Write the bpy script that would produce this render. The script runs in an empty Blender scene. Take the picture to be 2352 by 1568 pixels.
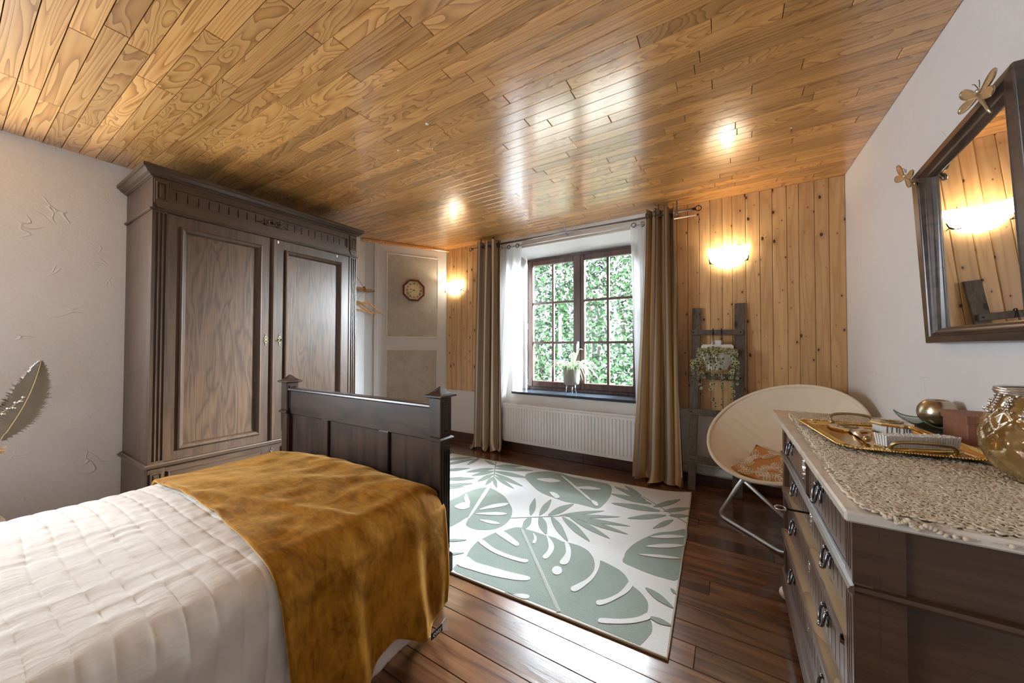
import bpy, bmesh, math, random
from mathutils import Vector, Matrix
from math import sin, cos, pi, radians as RAD

# light and exposure
EXPOSURE = 1.0
SKY_STRENGTH = 2.0
SUN_STRENGTH = 20.0
REAR_W = 86.0
GARDEN_FILL_W = 2000.0
SKY_FILL_W = 330.0
LAMP_EMIT = 3.2
BULB_EMIT = 110.0

SC = bpy.context.scene
COL = SC.collection
random.seed(7)

# ------------------------------------------------------------------ camera
CAM_F, CAM_YAW, CAM_PITCH, CAM_ROLL = 809.0, 0.549016, 0.016919, 0.001488
cam_d = bpy.data.cameras.new('camera')
cam_d.sensor_fit = 'HORIZONTAL'
cam_d.sensor_width = 36.0
cam_d.lens = 36.0 * CAM_F / 2352.0
cam_d.clip_start = 0.02
cam = bpy.data.objects.new('camera', cam_d)
COL.objects.link(cam)
cam.matrix_world = (Matrix.Translation((0, 0, 1.2)) @ Matrix.Rotation(CAM_YAW, 4, 'Z')
                    @ Matrix.Rotation(pi / 2 + CAM_PITCH, 4, 'X') @ Matrix.Rotation(CAM_ROLL, 4, 'Z'))
SC.camera = cam

# ------------------------------------------------------------------ view
SC.view_settings.view_transform = 'Standard'
SC.view_settings.look = 'None'
SC.view_settings.gamma = 1.0
SC.view_settings.exposure = EXPOSURE
SC.view_settings.use_curve_mapping = False
SC.cycles.use_denoising = True
SC.cycles.max_bounces = 10
SC.cycles.diffuse_bounces = 5
SC.cycles.transparent_max_bounces = 16
SC.cycles.sample_clamp_indirect = 6.0
SC.cycles.caustics_reflective = False
SC.cycles.caustics_refractive = False

# ------------------------------------------------------------------ room numbers
XL, XR, YB, YF, ZC = -3.69, 0.757, 3.53, -1.2, 2.49
YW = 3.83          # window plane


# ------------------------------------------------------------------ daylight
world = bpy.data.worlds.new('world')
SC.world = world
world.use_nodes = True
wbg = world.node_tree.nodes['Background']
wbg.inputs['Color'].default_value = (0.80, 0.90, 1.0, 1)
wbg.inputs['Strength'].default_value = SKY_STRENGTH


def lamp(name, kind, loc, energy, color, **kw):
    d = bpy.data.lights.new(name, kind)
    d.energy = energy
    d.color = color
    for k, v in kw.items():
        setattr(d, k, v)
    o = bpy.data.objects.new(name, d)
    COL.objects.link(o)
    o.location = loc
    return o


def aim(o, d):
    o.rotation_euler = Vector(d).to_track_quat('-Z', 'Y').to_euler()


sun = lamp('sun', 'SUN', (0, 0, 9), SUN_STRENGTH, (1.0, 0.96, 0.88), angle=RAD(1.5))
aim(sun, (-0.75, 0.08, -0.85))
# daylight coming in through the side window by the bed head, beside and behind the camera
d1 = lamp('side_window_daylight', 'AREA', (XL - .20, -.56, 1.52), REAR_W, (0.84, 0.92, 1.0), shape='RECTANGLE', size=1.5, size_y=1.1)
aim(d1, (1, 0.14, .12))
# added fill lamp outside, out of view, shining obliquely in through the garden window
d2 = lamp('garden_window_fill', 'AREA', (0.75, 5.35, 2.75), GARDEN_FILL_W, (0.86, 0.93, 1.0), shape='RECTANGLE', size=2.0, size_y=1.6, spread=RAD(75))
aim(d2, (-2.2, -1.55, -1.25))
# added fill lamp high outside, out of view, brightening the rug and floor
d3 = lamp('garden_sky_fill', 'AREA', (-1.5, 5.75, 3.30), SKY_FILL_W, (0.84, 0.92, 1.0), shape='RECTANGLE', size=3.0, size_y=1.1, spread=RAD(100))
aim(d3, (0.10, -3.4, -2.2))

# ------------------------------------------------------------------ helpers
def tag(o, label=None, cat=None, group=None, kind=None):
    if label: o['label'] = label
    if cat: o['category'] = cat
    if group: o['group'] = group
    if kind: o['kind'] = kind
    return o


def empty(name, loc, label=None, cat=None, group=None, kind=None, rot=None):
    o = bpy.data.objects.new(name, None)
    o.empty_display_size = 0.05
    COL.objects.link(o)
    o.location = loc
    if rot: o.rotation_euler = rot
    return tag(o, label, cat, group, kind)


def root_loc(p):
    while p.parent: p = p.parent
    return Vector(p.location)


def copy_tree(o, parent=None):
    c = o.copy()
    COL.objects.link(c)
    c.parent = parent
    for ch in list(o.children):
        copy_tree(ch, c)
    return c


class MB:
    """collects shapes for ONE mesh object"""
    def __init__(s, T=None):
        s.v, s.f, s.uv, s.mi = [], [], {}, []
        s.T = T
        s.cur = 0

    def P(s, p, uv=None):
        s.v.append(tuple(s.T(*p)) if s.T else tuple(p))
        if uv is not None: s.uv[len(s.v) - 1] = uv
        return len(s.v) - 1

    def F(s, idx):
        s.f.append(tuple(idx)); s.mi.append(s.cur)

    def box(s, x0, x1, y0, y1, z0, z1, c=0.0):
        if c <= 0:
            i = [s.P((x, y, z)) for x in (x0, x1) for y in (y0, y1) for z in (z0, z1)]
            for q in ((0, 1, 3, 2), (4, 6, 7, 5), (0, 4, 5, 1), (2, 3, 7, 6), (0, 2, 6, 4), (1, 5, 7, 3)):
                s.F([i[k] for k in q])
            return s
        c = min(c, abs(x1 - x0) * .45, abs(y1 - y0) * .45, abs(z1 - z0) * .45)
        ids = {}
        for ix, x in enumerate((x0, x1)):
            for iy, y in enumerate((y0, y1)):
                for iz, z in enumerate((z0, z1)):
                    dx, dy, dz = (c if ix == 0 else -c), (c if iy == 0 else -c), (c if iz == 0 else -c)
                    ids[ix, iy, iz, 0] = s.P((x, y + dy, z + dz))
                    ids[ix, iy, iz, 1] = s.P((x + dx, y, z + dz))
                    ids[ix, iy, iz, 2] = s.P((x + dx, y + dy, z))
        cyc = ((0, 0), (0, 1), (1, 1), (1, 0))
        for k in (0, 1):
            s.F([ids[k, a, b, 0] for a, b in cyc]); s.F([ids[a, k, b, 1] for a, b in cyc]); s.F([ids[a, b, k, 2] for a, b in cyc])
            for j in (0, 1):
                s.F([ids[k, j, 0, 0], ids[k, j, 1, 0], ids[k, j, 1, 1], ids[k, j, 0, 1]])
                s.F([ids[k, 0, j, 0], ids[k, 1, j, 0], ids[k, 1, j, 2], ids[k, 0, j, 2]])
                s.F([ids[0, k, j, 1], ids[1, k, j, 1], ids[1, k, j, 2], ids[0, k, j, 2]])
                for m in (0, 1):
                    s.F([ids[k, j, m, 0], ids[k, j, m, 1], ids[k, j, m, 2]])
        return s

    def prism(s, pts, d0, d1, ax=2):
        """polygon pts (a,b) extruded between d0 and d1 along axis ax (0: pts=(y,z), 1: (x,z), 2: (x,y))"""
        def mk(a, b, d):
            return ((d, a, b), (a, d, b), (a, b, d))[ax]
        n = len(pts)
        lo = [s.P(mk(a, b, d0)) for a, b in pts]
        hi = [s.P(mk(a, b, d1)) for a, b in pts]
        s.F(lo[::-1]); s.F(hi)
        for i in range(n):
            j = (i + 1) % n
            s.F((lo[i], lo[j], hi[j], hi[i]))
        return s

    def tube(s, pts, r, n=8, closed=False, cap=True, flat=None):
        pts = [Vector(p) for p in pts]
        m = len(pts)
        rs = r if isinstance(r, (list, tuple)) else [r] * m
        up = None
        rings = []
        for i in range(m):
            if closed:
                t = pts[(i + 1) % m] - pts[i - 1]
            else:
                t = pts[min(i + 1, m - 1)] - pts[max(i - 1, 0)]
            if t.length < 1e-9: t = Vector((0, 0, 1))
            t.normalize()
            if up is None:
                a = Vector((0, 0, 1)) if abs(t.z) < .9 else Vector((1, 0, 0))
                up = t.cross(a).normalized()
            else:
                up = up - t * up.dot(t)
                if up.length < 1e-6: up = t.orthogonal()
                up.normalize()
            b = t.cross(up)
            fb = flat if flat else 1.0
            rings.append([s.P(tuple(pts[i] + (up * cos(2 * pi * k / n) + b * (fb * sin(2 * pi * k / n))) * rs[i])) for k in range(n)])
        for i in range(m if closed else m - 1):
            A, B = rings[i], rings[(i + 1) % m]
            for k in range(n):
                s.F((A[k], A[(k + 1) % n], B[(k + 1) % n], B[k]))
        if cap and not closed:
            s.F(rings[0][::-1]); s.F(rings[-1])
        return s

    def lathe(s, prof, n=24, c=(0, 0, 0), a0=0.0, a1=2 * pi, sx=1.0, sy=1.0):
        full = abs(a1 - a0 - 2 * pi) < 1e-6
        cols = n if full else n + 1
        g = []
        for k in range(cols):
            a = a0 + (a1 - a0) * k / n
            g.append([s.P((c[0] + r * cos(a) * sx, c[1] + r * sin(a) * sy, c[2] + z)) for r, z in prof])
        for k in range(n):
            A, B = g[k], g[(k + 1) % cols]
            for i in range(len(prof) - 1):
                s.F((A[i], B[i], B[i + 1], A[i + 1]))
        return s

    def ball(s, c, r, n=12, m=8, sz=1.0):
        return s.lathe([(max(1e-4, r * sin(pi * i / m)), -r * sz * cos(pi * i / m)) for i in range(m + 1)], n, c)

    def cells(s, us, vs, dep, back, flip=False):
        """front relief in (u,v,w): cell (i,j) has height dep(i,j) ; step walls between cells ; back plane at w=back"""
        nu, nv = len(us) - 1, len(vs) - 1
        H = [[dep(i, j) for j in range(nv)] for i in range(nu)]
        for i in range(nu):
            for j in range(nv):
                h = H[i][j]
                a = [s.P(q) for q in ((us[i], vs[j], h), (us[i + 1], vs[j], h), (us[i + 1], vs[j + 1], h), (us[i], vs[j + 1], h))]
                s.F(a)
                hn = H[i + 1][j] if i + 1 < nu else back
                if abs(hn - h) > 1e-7:
                    b = [s.P((us[i + 1], vs[j], hn)), s.P((us[i + 1], vs[j + 1], hn))]
                    s.F((a[1], b[0], b[1], a[2]))
                hn = H[i][j + 1] if j + 1 < nv else back
                if abs(hn - h) > 1e-7:
                    b = [s.P((us[i], vs[j + 1], hn)), s.P((us[i + 1], vs[j + 1], hn))]
                    s.F((a[3], a[2], b[1], b[0]))
                if i == 0:
                    b = [s.P((us[0], vs[j], back)), s.P((us[0], vs[j + 1], back))]
                    s.F((a[0], a[3], b[1], b[0]))
                if j == 0:
                    b = [s.P((us[i], vs[0], back)), s.P((us[i + 1], vs[0], back))]
                    s.F((a[0], b[0], b[1], a[1]))
        i = [s.P(q) for q in ((us[0], vs[0], back), (us[-1], vs[0], back), (us[-1], vs[-1], back), (us[0], vs[-1], back))]
        s.F(i[::-1])
        return s

    def molding(s, u0, u1, v0, v1, prof):
        """mitred picture-frame moulding; prof = [(inset, w)...]"""
        loops = []
        for ins, w in prof:
            loops.append([s.P(q) for q in ((u0 + ins, v0 + ins, w), (u1 - ins, v0 + ins, w), (u1 - ins, v1 - ins, w), (u0 + ins, v1 - ins, w))])
        for A, B in zip(loops, loops[1:]):
            for k in range(4):
                s.F((A[k], A[(k + 1) % 4], B[(k + 1) % 4], B[k]))
        return s

    def sheet(s, fn, nu, nv, uvfn=None, closed_u=False):
        g = [[s.P(fn(i / nu, j / nv), (uvfn(i / nu, j / nv) if uvfn else (i / nu, j / nv))) for j in range(nv + 1)] for i in range(nu + 1)]
        for i in range(nu):
            for j in range(nv):
                s.F((g[i][j], g[i + 1][j], g[i + 1][j + 1], g[i][j + 1]))
        return s

    def build(s, name, mat, parent=None, smooth=False, bevel=0.0, origin=None, solid=0.0, label=None, kind=None, recalc=True, subsurf=0):
        if parent is not None: O = root_loc(parent)
        else: O = Vector(origin) if origin is not None else Vector((0, 0, 0))
        me = bpy.data.meshes.new(name)
        me.from_pydata([(x - O.x, y - O.y, z - O.z) for x, y, z in s.v], [], s.f)
        mats = mat if isinstance(mat, (list, tuple)) else [mat]
        for m in mats: me.materials.append(M(m) if isinstance(m, str) else m)
        if len(mats) > 1:
            for p, k in zip(me.polygons, s.mi): p.material_index = k
        if s.uv:
            L = me.uv_layers.new(name='UVMap')
            for lp in me.loops:
                L.data[lp.index].uv = s.uv.get(lp.vertex_index, (0, 0))
        if recalc or bevel:
            bm = bmesh.new(); bm.from_mesh(me)
            if not s.uv:
                bmesh.ops.remove_doubles(bm, verts=bm.verts, dist=1e-6)
            if bevel:
                es = [e for e in bm.edges if len(e.link_faces) == 2 and e.calc_face_angle(0) > 0.6]
                bmesh.ops.bevel(bm, geom=es, offset=bevel, segments=1, affect='EDGES', clamp_overlap=True)
            bmesh.ops.recalc_face_normals(bm, faces=bm.faces)
            bm.to_mesh(me); bm.free()
        if smooth:
            me.polygons.foreach_set('use_smooth', [True] * len(me.polygons))
        me.update()
        o = bpy.data.objects.new(name, me)
        COL.objects.link(o)
        if parent is not None:
            o.parent = parent
        else:
            o.location = O
        if solid:
            md = o.modifiers.new('thickness', 'SOLIDIFY'); md.thickness = solid; md.offset = 0
        if subsurf:
            md = o.modifiers.new('smooth', 'SUBSURF'); md.levels = subsurf; md.render_levels = subsurf
        tag(o, label=label, kind=kind)
        return o


def lettering(name, curve, mat):
    tmp = bpy.data.objects.new(name, curve)
    COL.objects.link(tmp)
    me = bpy.data.meshes.new_from_object(tmp.evaluated_get(bpy.context.evaluated_depsgraph_get()))
    bpy.data.objects.remove(tmp); bpy.data.curves.remove(curve)
    me.name = name
    me.materials.clear(); me.materials.append(M(mat))
    o = bpy.data.objects.new(name, me)
    COL.objects.link(o)
    return o


def arc(c, r, a0, a1, n, plane='xz'):
    out = []
    for i in range(n + 1):
        a = a0 + (a1 - a0) * i / n
        p, q = r * cos(a), r * sin(a)
        out.append({'xz': (c[0] + p, c[1], c[2] + q), 'xy': (c[0] + p, c[1] + q, c[2]), 'yz': (c[0], c[1] + p, c[2] + q)}[plane])
    return out


def spline(pts, n=6, closed=False):
    pts = [Vector(p) for p in pts]
    m = len(pts)
    out = []
    rng = range(m) if closed else range(m - 1)
    for i in rng:
        if closed:
            p0, p1, p2, p3 = pts[i - 1], pts[i], pts[(i + 1) % m], pts[(i + 2) % m]
        else:
            p0, p1, p2, p3 = pts[max(i - 1, 0)], pts[i], pts[i + 1], pts[min(i + 2, m - 1)]
        for k in range(n):
            t = k / n
            out.append(0.5 * ((2 * p1) + (p2 - p0) * t + (2 * p0 - 5 * p1 + 4 * p2 - p3) * t * t + (3 * p1 - p0 - 3 * p2 + p3) * t ** 3))
    if not closed: out.append(pts[-1])
    return [tuple(p) for p in out]


def hash1(i, k=0):
    x = sin(i * 127.1 + k * 311.7) * 43758.5453
    return x - math.floor(x)


def vnoise(x, y, k=0):
    xi, yi = math.floor(x), math.floor(y)
    fx, fy = x - xi, y - yi
    fx, fy = fx * fx * (3 - 2 * fx), fy * fy * (3 - 2 * fy)
    h = lambda a, b: hash1(a * 57.0 + b * 131.0, k)
    return (h(xi, yi) * (1 - fx) + h(xi + 1, yi) * fx) * (1 - fy) + (h(xi, yi + 1) * (1 - fx) + h(xi + 1, yi + 1) * fx) * fy


# ------------------------------------------------------------------ materials
MATS = {}


def M(name):
    return MATS[name]


class NT:
    def __init__(s, name):
        s.m = bpy.data.materials.new(name)
        s.m.use_nodes = True
        s.t = s.m.node_tree
        s.t.nodes.clear()
        s.out = s.n('ShaderNodeOutputMaterial')
        s.b = s.n('ShaderNodeBsdfPrincipled')
        s.l(s.b.outputs[0], s.out.inputs[0])
        MATS[name] = s.m

    def n(s, kind, **kw):
        nd = s.t.nodes.new(kind)
        for k, v in kw.items():
            if k.startswith('in_'):
                key = k[3:].replace('_', ' ')
                nd.inputs[key].default_value = v
            else:
                setattr(nd, k, v)
        return nd

    def l(s, a, b):
        s.t.links.new(a, b)

    def math(s, op, a, b=None, c=None, clamp=False):
        nd = s.n('ShaderNodeMath', operation=op, use_clamp=clamp)
        for i, q in enumerate((a, b, c)):
            if q is None: continue
            if hasattr(q, 'links'): s.l(q, nd.inputs[i])
            else: nd.inputs[i].default_value = q
        return nd.outputs[0]

    def mix(s, f, a, b, mode='MIX'):
        nd = s.n('ShaderNodeMix', data_type='RGBA', blend_type=mode, clamp_factor=True)
        for i, q in ((0, f), (6, a), (7, b)):
            if hasattr(q, 'links'): s.l(q, nd.inputs[i])
            else: nd.inputs[i].default_value = q if i == 0 else (*q, 1) if len(q) == 3 else q
        return nd.outputs[2]

    def ramp(s, f, stops, interp='LINEAR'):
        nd = s.n('ShaderNodeValToRGB')
        nd.color_ramp.interpolation = interp
        e = nd.color_ramp.elements
        while len(e) < len(stops): e.new(0.5)
        for q, (p, c) in zip(e, stops):
            q.position = p
            q.color = (*c, 1) if hasattr(c, '__len__') else (c, c, c, 1)
        s.l(f, nd.inputs[0])
        return nd.outputs[0]

    def coords(s, scale=(1, 1, 1), rnd=0.0, kind='Object'):
        tc = s.n('ShaderNodeTexCoord')
        v = tc.outputs[kind]
        if rnd:
            oi = s.n('ShaderNodeObjectInfo')
            cb = s.n('ShaderNodeCombineXYZ')
            s.l(s.math('MULTIPLY', oi.outputs['Random'], rnd), cb.inputs[0])
            s.l(s.math('MULTIPLY', oi.outputs['Random'], rnd * 1.7), cb.inputs[1])
            s.l(s.math('MULTIPLY', oi.outputs['Random'], rnd * 0.6), cb.inputs[2])
            ad = s.n('ShaderNodeVectorMath', operation='ADD')
            s.l(v, ad.inputs[0]); s.l(cb.outputs[0], ad.inputs[1])
            v = ad.outputs[0]
        mp = s.n('ShaderNodeMapping')
        mp.inputs['Scale'].default_value = scale
        s.l(v, mp.inputs[0])
        return mp.outputs[0]

    def rand(s):
        return s.n('ShaderNodeObjectInfo').outputs['Random']

    def noise(s, vec, scale, detail=2.0, rough=0.5, dist=0.0, out='Fac'):
        nd = s.n('ShaderNodeTexNoise')
        nd.inputs['Scale'].default_value = scale
        nd.inputs['Detail'].default_value = detail
        nd.inputs['Roughness'].default_value = rough
        nd.inputs['Distortion'].default_value = dist
        s.l(vec, nd.inputs['Vector'])
        return nd.outputs[out]

    def voro(s, vec, scale, feature='F1', out='Distance', rnd=1.0):
        nd = s.n('ShaderNodeTexVoronoi', feature=feature)
        nd.inputs['Scale'].default_value = scale
        nd.inputs['Randomness'].default_value = rnd
        s.l(vec, nd.inputs['Vector'])
        return nd.outputs[out]

    def bump(s, h, strength=0.3, dist=0.01, normal=None):
        nd = s.n('ShaderNodeBump')
        nd.inputs['Strength'].default_value = strength
        nd.inputs['Distance'].default_value = dist
        s.l(h, nd.inputs['Height'])
        if normal: s.l(normal, nd.inputs['Normal'])
        s.l(nd.outputs[0], s.b.inputs['Normal'])
        return nd.outputs[0]

    def set(s, **kw):
        for k, v in kw.items():
            key = {'color': 'Base Color', 'rough': 'Roughness', 'metal': 'Metallic', 'spec': 'Specular IOR Level', 'coat': 'Coat Weight', 'coatr': 'Coat Roughness',
                   'trans': 'Transmission Weight', 'ior': 'IOR', 'alpha': 'Alpha', 'sheen': 'Sheen Weight', 'sheenr': 'Sheen Roughness', 'sss': 'Subsurface Weight'}[k]
            if hasattr(v, 'links'): s.l(v, s.b.inputs[key])
            else: s.b.inputs[key].default_value = (*v, 1) if hasattr(v, '__len__') and len(v) == 3 else v
        return s


def plain(name, color, rough=0.5, metal=0.0, vary=0.08, nscale=8.0, **kw):
    t = NT(name)
    v = t.coords()
    f = t.noise(v, nscale, 3.0)
    c = t.mix(f, tuple(x * (1 - vary) for x in color), tuple(min(1, x * (1 + vary)) for x in color))
    t.set(color=c, rough=rough, metal=metal, **kw)
    return t


def wood(name, dark, mid, light, axis='X', rings=9.0, freq=2.2, stretch=9.0, rough=0.35, rnd=23.0, fine=0.35, vary=0.25, bump=0.06, coat=0.0, coatr=0.1, knots=None, gray=None, dual=False, soft=False):
    """grain drawn as contour lines of a stretched noise"""
    t = NT(name)
    sc = {'X': (freq / stretch * 1.6, freq, freq), 'Y': (freq, freq / stretch * 1.6, freq), 'Z': (freq, freq, freq / stretch * 1.6)}[axis]
    v = t.coords(sc, rnd)
    n1 = t.noise(v, 2.2, 1.5, 0.45, 0.55)
    if dual:
        # half of the boards are cut with nearly straight grain
        sc2 = tuple(s_ * (0.30 if ax == axis else 1.5) for s_, ax in zip(sc, 'XYZ'))
        n1b = t.noise(t.coords(sc2, rnd), 2.2, 1.0, 0.4, 0.2)
        pick = t.math('GREATER_THAN', t.math('FRACT', t.math('MULTIPLY', t.rand(), 7.31)), 0.45)
        n1 = t.math('ADD', t.math('MULTIPLY', n1, t.math('SUBTRACT', 1.0, pick)), t.math('MULTIPLY', n1b, pick))
    band = t.math('FRACT', t.math('MULTIPLY', n1, rings))
    tri = t.math('PINGPONG', t.math('MULTIPLY', n1, rings), 1.0)
    sf = {'X': (3.0, 130, 130), 'Y': (130, 3.0, 130), 'Z': (130, 130, 3.0)}[axis]
    vf = t.coords(sf, rnd)
    n2 = t.noise(vf, 1.0, 3.0, 0.6)
    ringv = t.math('MULTIPLY', tri, tri) if soft else t.math('MULTIPLY', band, band)
    f = t.math('ADD', t.math('MULTIPLY', ringv, 1 - fine), t.math('MULTIPLY', n2, fine))
    c = t.ramp(f, [(0.10, light), (0.55, mid), (0.92, dark)] if dual else [(0.05, light), (0.45, mid), (0.95, dark)])
    big = t.noise(v, 0.7, 2.0)
    c = t.mix(t.math('MULTIPLY', big, 0.22), c, dark)
    r = t.rand()
    hs = t.n('ShaderNodeHueSaturation')
    t.l(c, hs.inputs['Color'])
    t.l(t.math('ADD', t.math('MULTIPLY', r, vary * 2), 1 - vary), hs.inputs['Value'])
    c = hs.outputs[0]
    if knots:
        kc, ks, kr = knots
        vk = t.coords({'X': (0.6, 1, 1), 'Y': (1, .6, 1), 'Z': (1, 1, .6)}[axis], rnd)
        sx = t.n('ShaderNodeSeparateXYZ'); t.l(vk, sx.inputs[0])
        cx = t.n('ShaderNodeCombineXYZ'); t.l(sx.outputs[0], cx.inputs[0]); t.l(sx.outputs[2], cx.inputs[1])
        vk = cx.outputs[0]
        vo = t.n('ShaderNodeTexVoronoi', voronoi_dimensions='2D'); vo.inputs['Scale'].default_value = ks
        t.l(vk, vo.inputs['Vector'])
        # knots of uneven size: most cells carry a small one, a few a large one
        sz = t.n('ShaderNodeSeparateColor'); t.l(vo.outputs['Color'], sz.inputs[0])
        d = t.math('DIVIDE', vo.outputs['Distance'], t.math('ADD', t.math('MULTIPLY', t.math('POWER', sz.outputs[0], 2.0), 1.1), 0.25))
        k = t.math('LESS_THAN', t.math('ADD', d, t.math('MULTIPLY', t.noise(vk, ks * 6, 2.0), 0.05)), kr)
        halo = t.math('MULTIPLY', t.math('LESS_THAN', d, kr * 2.6), t.math('SUBTRACT', 1.0, t.math('DIVIDE', d, kr * 2.6)), clamp=True)
        c = t.mix(t.math('MULTIPLY', halo, 0.7, clamp=True), c, tuple(0.5 * (a + b) for a, b in zip(kc, mid)))
        c = t.mix(k, c, kc)
    if gray:
        gn = t.ramp(t.noise(v, 1.3, 3.0), [(0.42, 0.0), (0.7, 1.0)])
        c = t.mix(t.math('MULTIPLY', gn, 0.6), c, gray)
    t.set(color=c, rough=rough, coat=coat, coatr=coatr)
    if bump:
        t.bump(t.math('ADD', t.math('MULTIPLY', n2, 0.6), t.math('MULTIPLY', tri, 0.4)), bump, 0.004)
    return t

wood('ceiling_wood', (0.27, 0.115, 0.028), (0.58, 0.272, 0.074), (0.73, 0.400, 0.135), 'X', rings=12, freq=4.6, stretch=6, rough=0.34, vary=0.27, bump=0.03, fine=0.30, dual=True, coat=1.0, coatr=0.17)
MATS['ceiling_wood'].node_tree.nodes['Principled BSDF'].inputs['Coat IOR'].default_value = 1.9
wood('pine_board', (0.48, 0.27, 0.11), (0.60, 0.37, 0.17), (0.67, 0.44, 0.22), 'Z', rings=6, freq=8.0, stretch=22, rough=0.38, vary=0.09, bump=0.04, knots=((0.075, 0.026, 0.008), 9.0, 0.085), fine=0.45, soft=True)
wood('floor_wood', (0.042, 0.014, 0.006), (0.140, 0.056, 0.022), (0.235, 0.110, 0.048), 'X', rings=6, freq=6, stretch=14, rough=0.24, vary=0.30, bump=0.16, fine=0.55, coat=0.6, coatr=0.14, soft=True)
wood('dark_oak', (0.0193, 0.0092, 0.0043), (0.0570, 0.0294, 0.0144), (0.0966, 0.0521, 0.0259), 'Z', rings=7, freq=9, stretch=20, rough=0.40, rnd=0, vary=0, bump=0.10, fine=0.7, coat=0.2, coatr=0.25, soft=True)
wood('dark_oak_cross', (0.0193, 0.0092, 0.0043), (0.0552, 0.0286, 0.0137), (0.0920, 0.0496, 0.0245), 'Y', rings=7, freq=9, stretch=20, rough=0.40, rnd=0, vary=0, bump=0.10, fine=0.7, coat=0.2, coatr=0.25, soft=True)
wood('panel_oak', (0.0147, 0.0076, 0.0043), (0.0699, 0.0378, 0.0194), (0.1426, 0.0815, 0.0432), 'Z', rings=10, freq=7.0, stretch=11, rough=0.36, rnd=5.0, vary=0, bump=0.14, fine=0.68, coat=0.4, coatr=0.22, soft=True)
wood('bed_wood', (0.0149, 0.0080, 0.0057), (0.0345, 0.0184, 0.0138), (0.0575, 0.0322, 0.0242), 'X', rings=6, freq=4, stretch=9, rough=0.36, rnd=0, vary=0, bump=0.05, coat=0.3, coatr=0.25, soft=True)
wood('bed_wood_upright', (0.0149, 0.0080, 0.0057), (0.0345, 0.0184, 0.0138), (0.0598, 0.0333, 0.0242), 'Z', rings=6, freq=4, stretch=9, rough=0.36, rnd=0, vary=0, bump=0.05, coat=0.3, coatr=0.25, soft=True)
wood('dresser_wood', (0.030, 0.015, 0.009), (0.085, 0.045, 0.028), (0.140, 0.080, 0.050), 'Y', rings=4, freq=7, stretch=16, rough=0.30, rnd=0, vary=0, bump=0.06, fine=0.65, coat=0.9, coatr=0.34, soft=True)
wood('dresser_side_wood', (0.018, 0.008, 0.004), (0.060, 0.028, 0.013), (0.110, 0.055, 0.026), 'X', rings=4, freq=6, stretch=12, rough=0.42, rnd=0, vary=0, bump=0.06, fine=0.6, soft=True)
wood('raw_wood', (0.22, 0.13, 0.06), (0.36, 0.24, 0.12), (0.46, 0.33, 0.19), 'Y', rings=5, freq=5, stretch=9, rough=0.6, rnd=0, vary=0, bump=0.1)
wood('mirror_wood', (0.020, 0.010, 0.006), (0.052, 0.028, 0.018), (0.085, 0.048, 0.032), 'Y', rings=6, freq=5, stretch=9, rough=0.35, rnd=0, vary=0, bump=0.06, coat=0.4, coatr=0.2, soft=True)
wood('ladder_wood', (0.040, 0.030, 0.022), (0.105, 0.080, 0.058), (0.175, 0.140, 0.105), 'Z', rings=7, freq=9, stretch=9, rough=0.7, rnd=11, vary=0.12, bump=0.25, fine=0.6, knots=((0.02, 0.012, 0.008), 5.0, 0.08))
wood('window_wood', (0.030, 0.012, 0.009), (0.075, 0.034, 0.026), (0.105, 0.052, 0.042), 'Z', rings=5, freq=6, stretch=12, rough=0.32, rnd=0, vary=0, bump=0.05, soft=True)
wood('baseboard_wood', (0.022, 0.007, 0.004), (0.060, 0.020, 0.010), (0.090, 0.034, 0.018), 'X', rings=5, freq=5, stretch=14, rough=0.35, rnd=5, vary=0.1, bump=0.05, soft=True)
wood('hanger_wood', (0.40, 0.20, 0.06), (0.58, 0.33, 0.12), (0.66, 0.42, 0.18), 'Y', rings=5, freq=9, stretch=12, rough=0.4, rnd=3, vary=0.05, bump=0.03)
wood('stick_wood', (0.10, 0.045, 0.015), (0.26, 0.13, 0.05), (0.40, 0.23, 0.10), 'Y', rings=8, freq=14, stretch=8, rough=0.6, rnd=3, vary=0.05, bump=0.3)
wood('clock_wood', (0.06, 0.015, 0.006), (0.16, 0.045, 0.017), (0.24, 0.075, 0.03), 'Z', rings=6, freq=14, stretch=6, rough=0.25, rnd=3, vary=0.05, bump=0.03, coat=0.5)

# plaster with trowel strokes
def plaster(name, col, strokes=0.5):
    t = NT(name)
    v = t.coords()
    big = t.noise(v, 0.9, 2.0)
    c = t.mix(big, tuple(x * 0.97 for x in col), col)
    wv = t.n('ShaderNodeVectorMath', operation='ADD')
    nz = t.noise(v, 3.0, 2.0, out='Color')
    t.l(v, wv.inputs[0]); t.l(nz, wv.inputs[1])
    d = t.voro(wv.outputs[0], 5.5, 'DISTANCE_TO_EDGE')
    ridge = t.ramp(d, [(0.0, 1.0), (0.045, 0.0)])
    mask = t.ramp(t.noise(v, 4.6, 1.0), [(0.60, 0.0), (0.70, 1.0)])
    h = t.math('ADD', t.math('MULTIPLY', t.math('MULTIPLY', ridge, mask), strokes), t.math('MULTIPLY', t.noise(v, 5.0, 4.0, 0.5), 0.55))
    h = t.math('ADD', h, t.math('MULTIPLY', t.noise(v, 90.0, 2.0), 0.06))
    t.set(color=c, rough=0.72)
    t.bump(h, 0.55, 0.02)
plaster('plaster_left', (0.75, 0.76, 0.77), 0.40)
plaster('plaster_right', (0.79, 0.79, 0.80), 0.20)
plaster('plaster_white', (0.74, 0.72, 0.69), 0.15)
plaster('plaster_reveal', (0.80, 0.80, 0.79), 0.1)
plain('panel_paint', (0.74, 0.74, 0.73), 0.5, vary=0.03)
plain('white_enamel', (0.82, 0.83, 0.84), 0.28, vary=0.02)
plain('white_pipe', (0.62, 0.60, 0.55), 0.4, vary=0.04)
plain('slate', (0.035, 0.045, 0.060), 0.22, vary=0.2, nscale=30)
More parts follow.
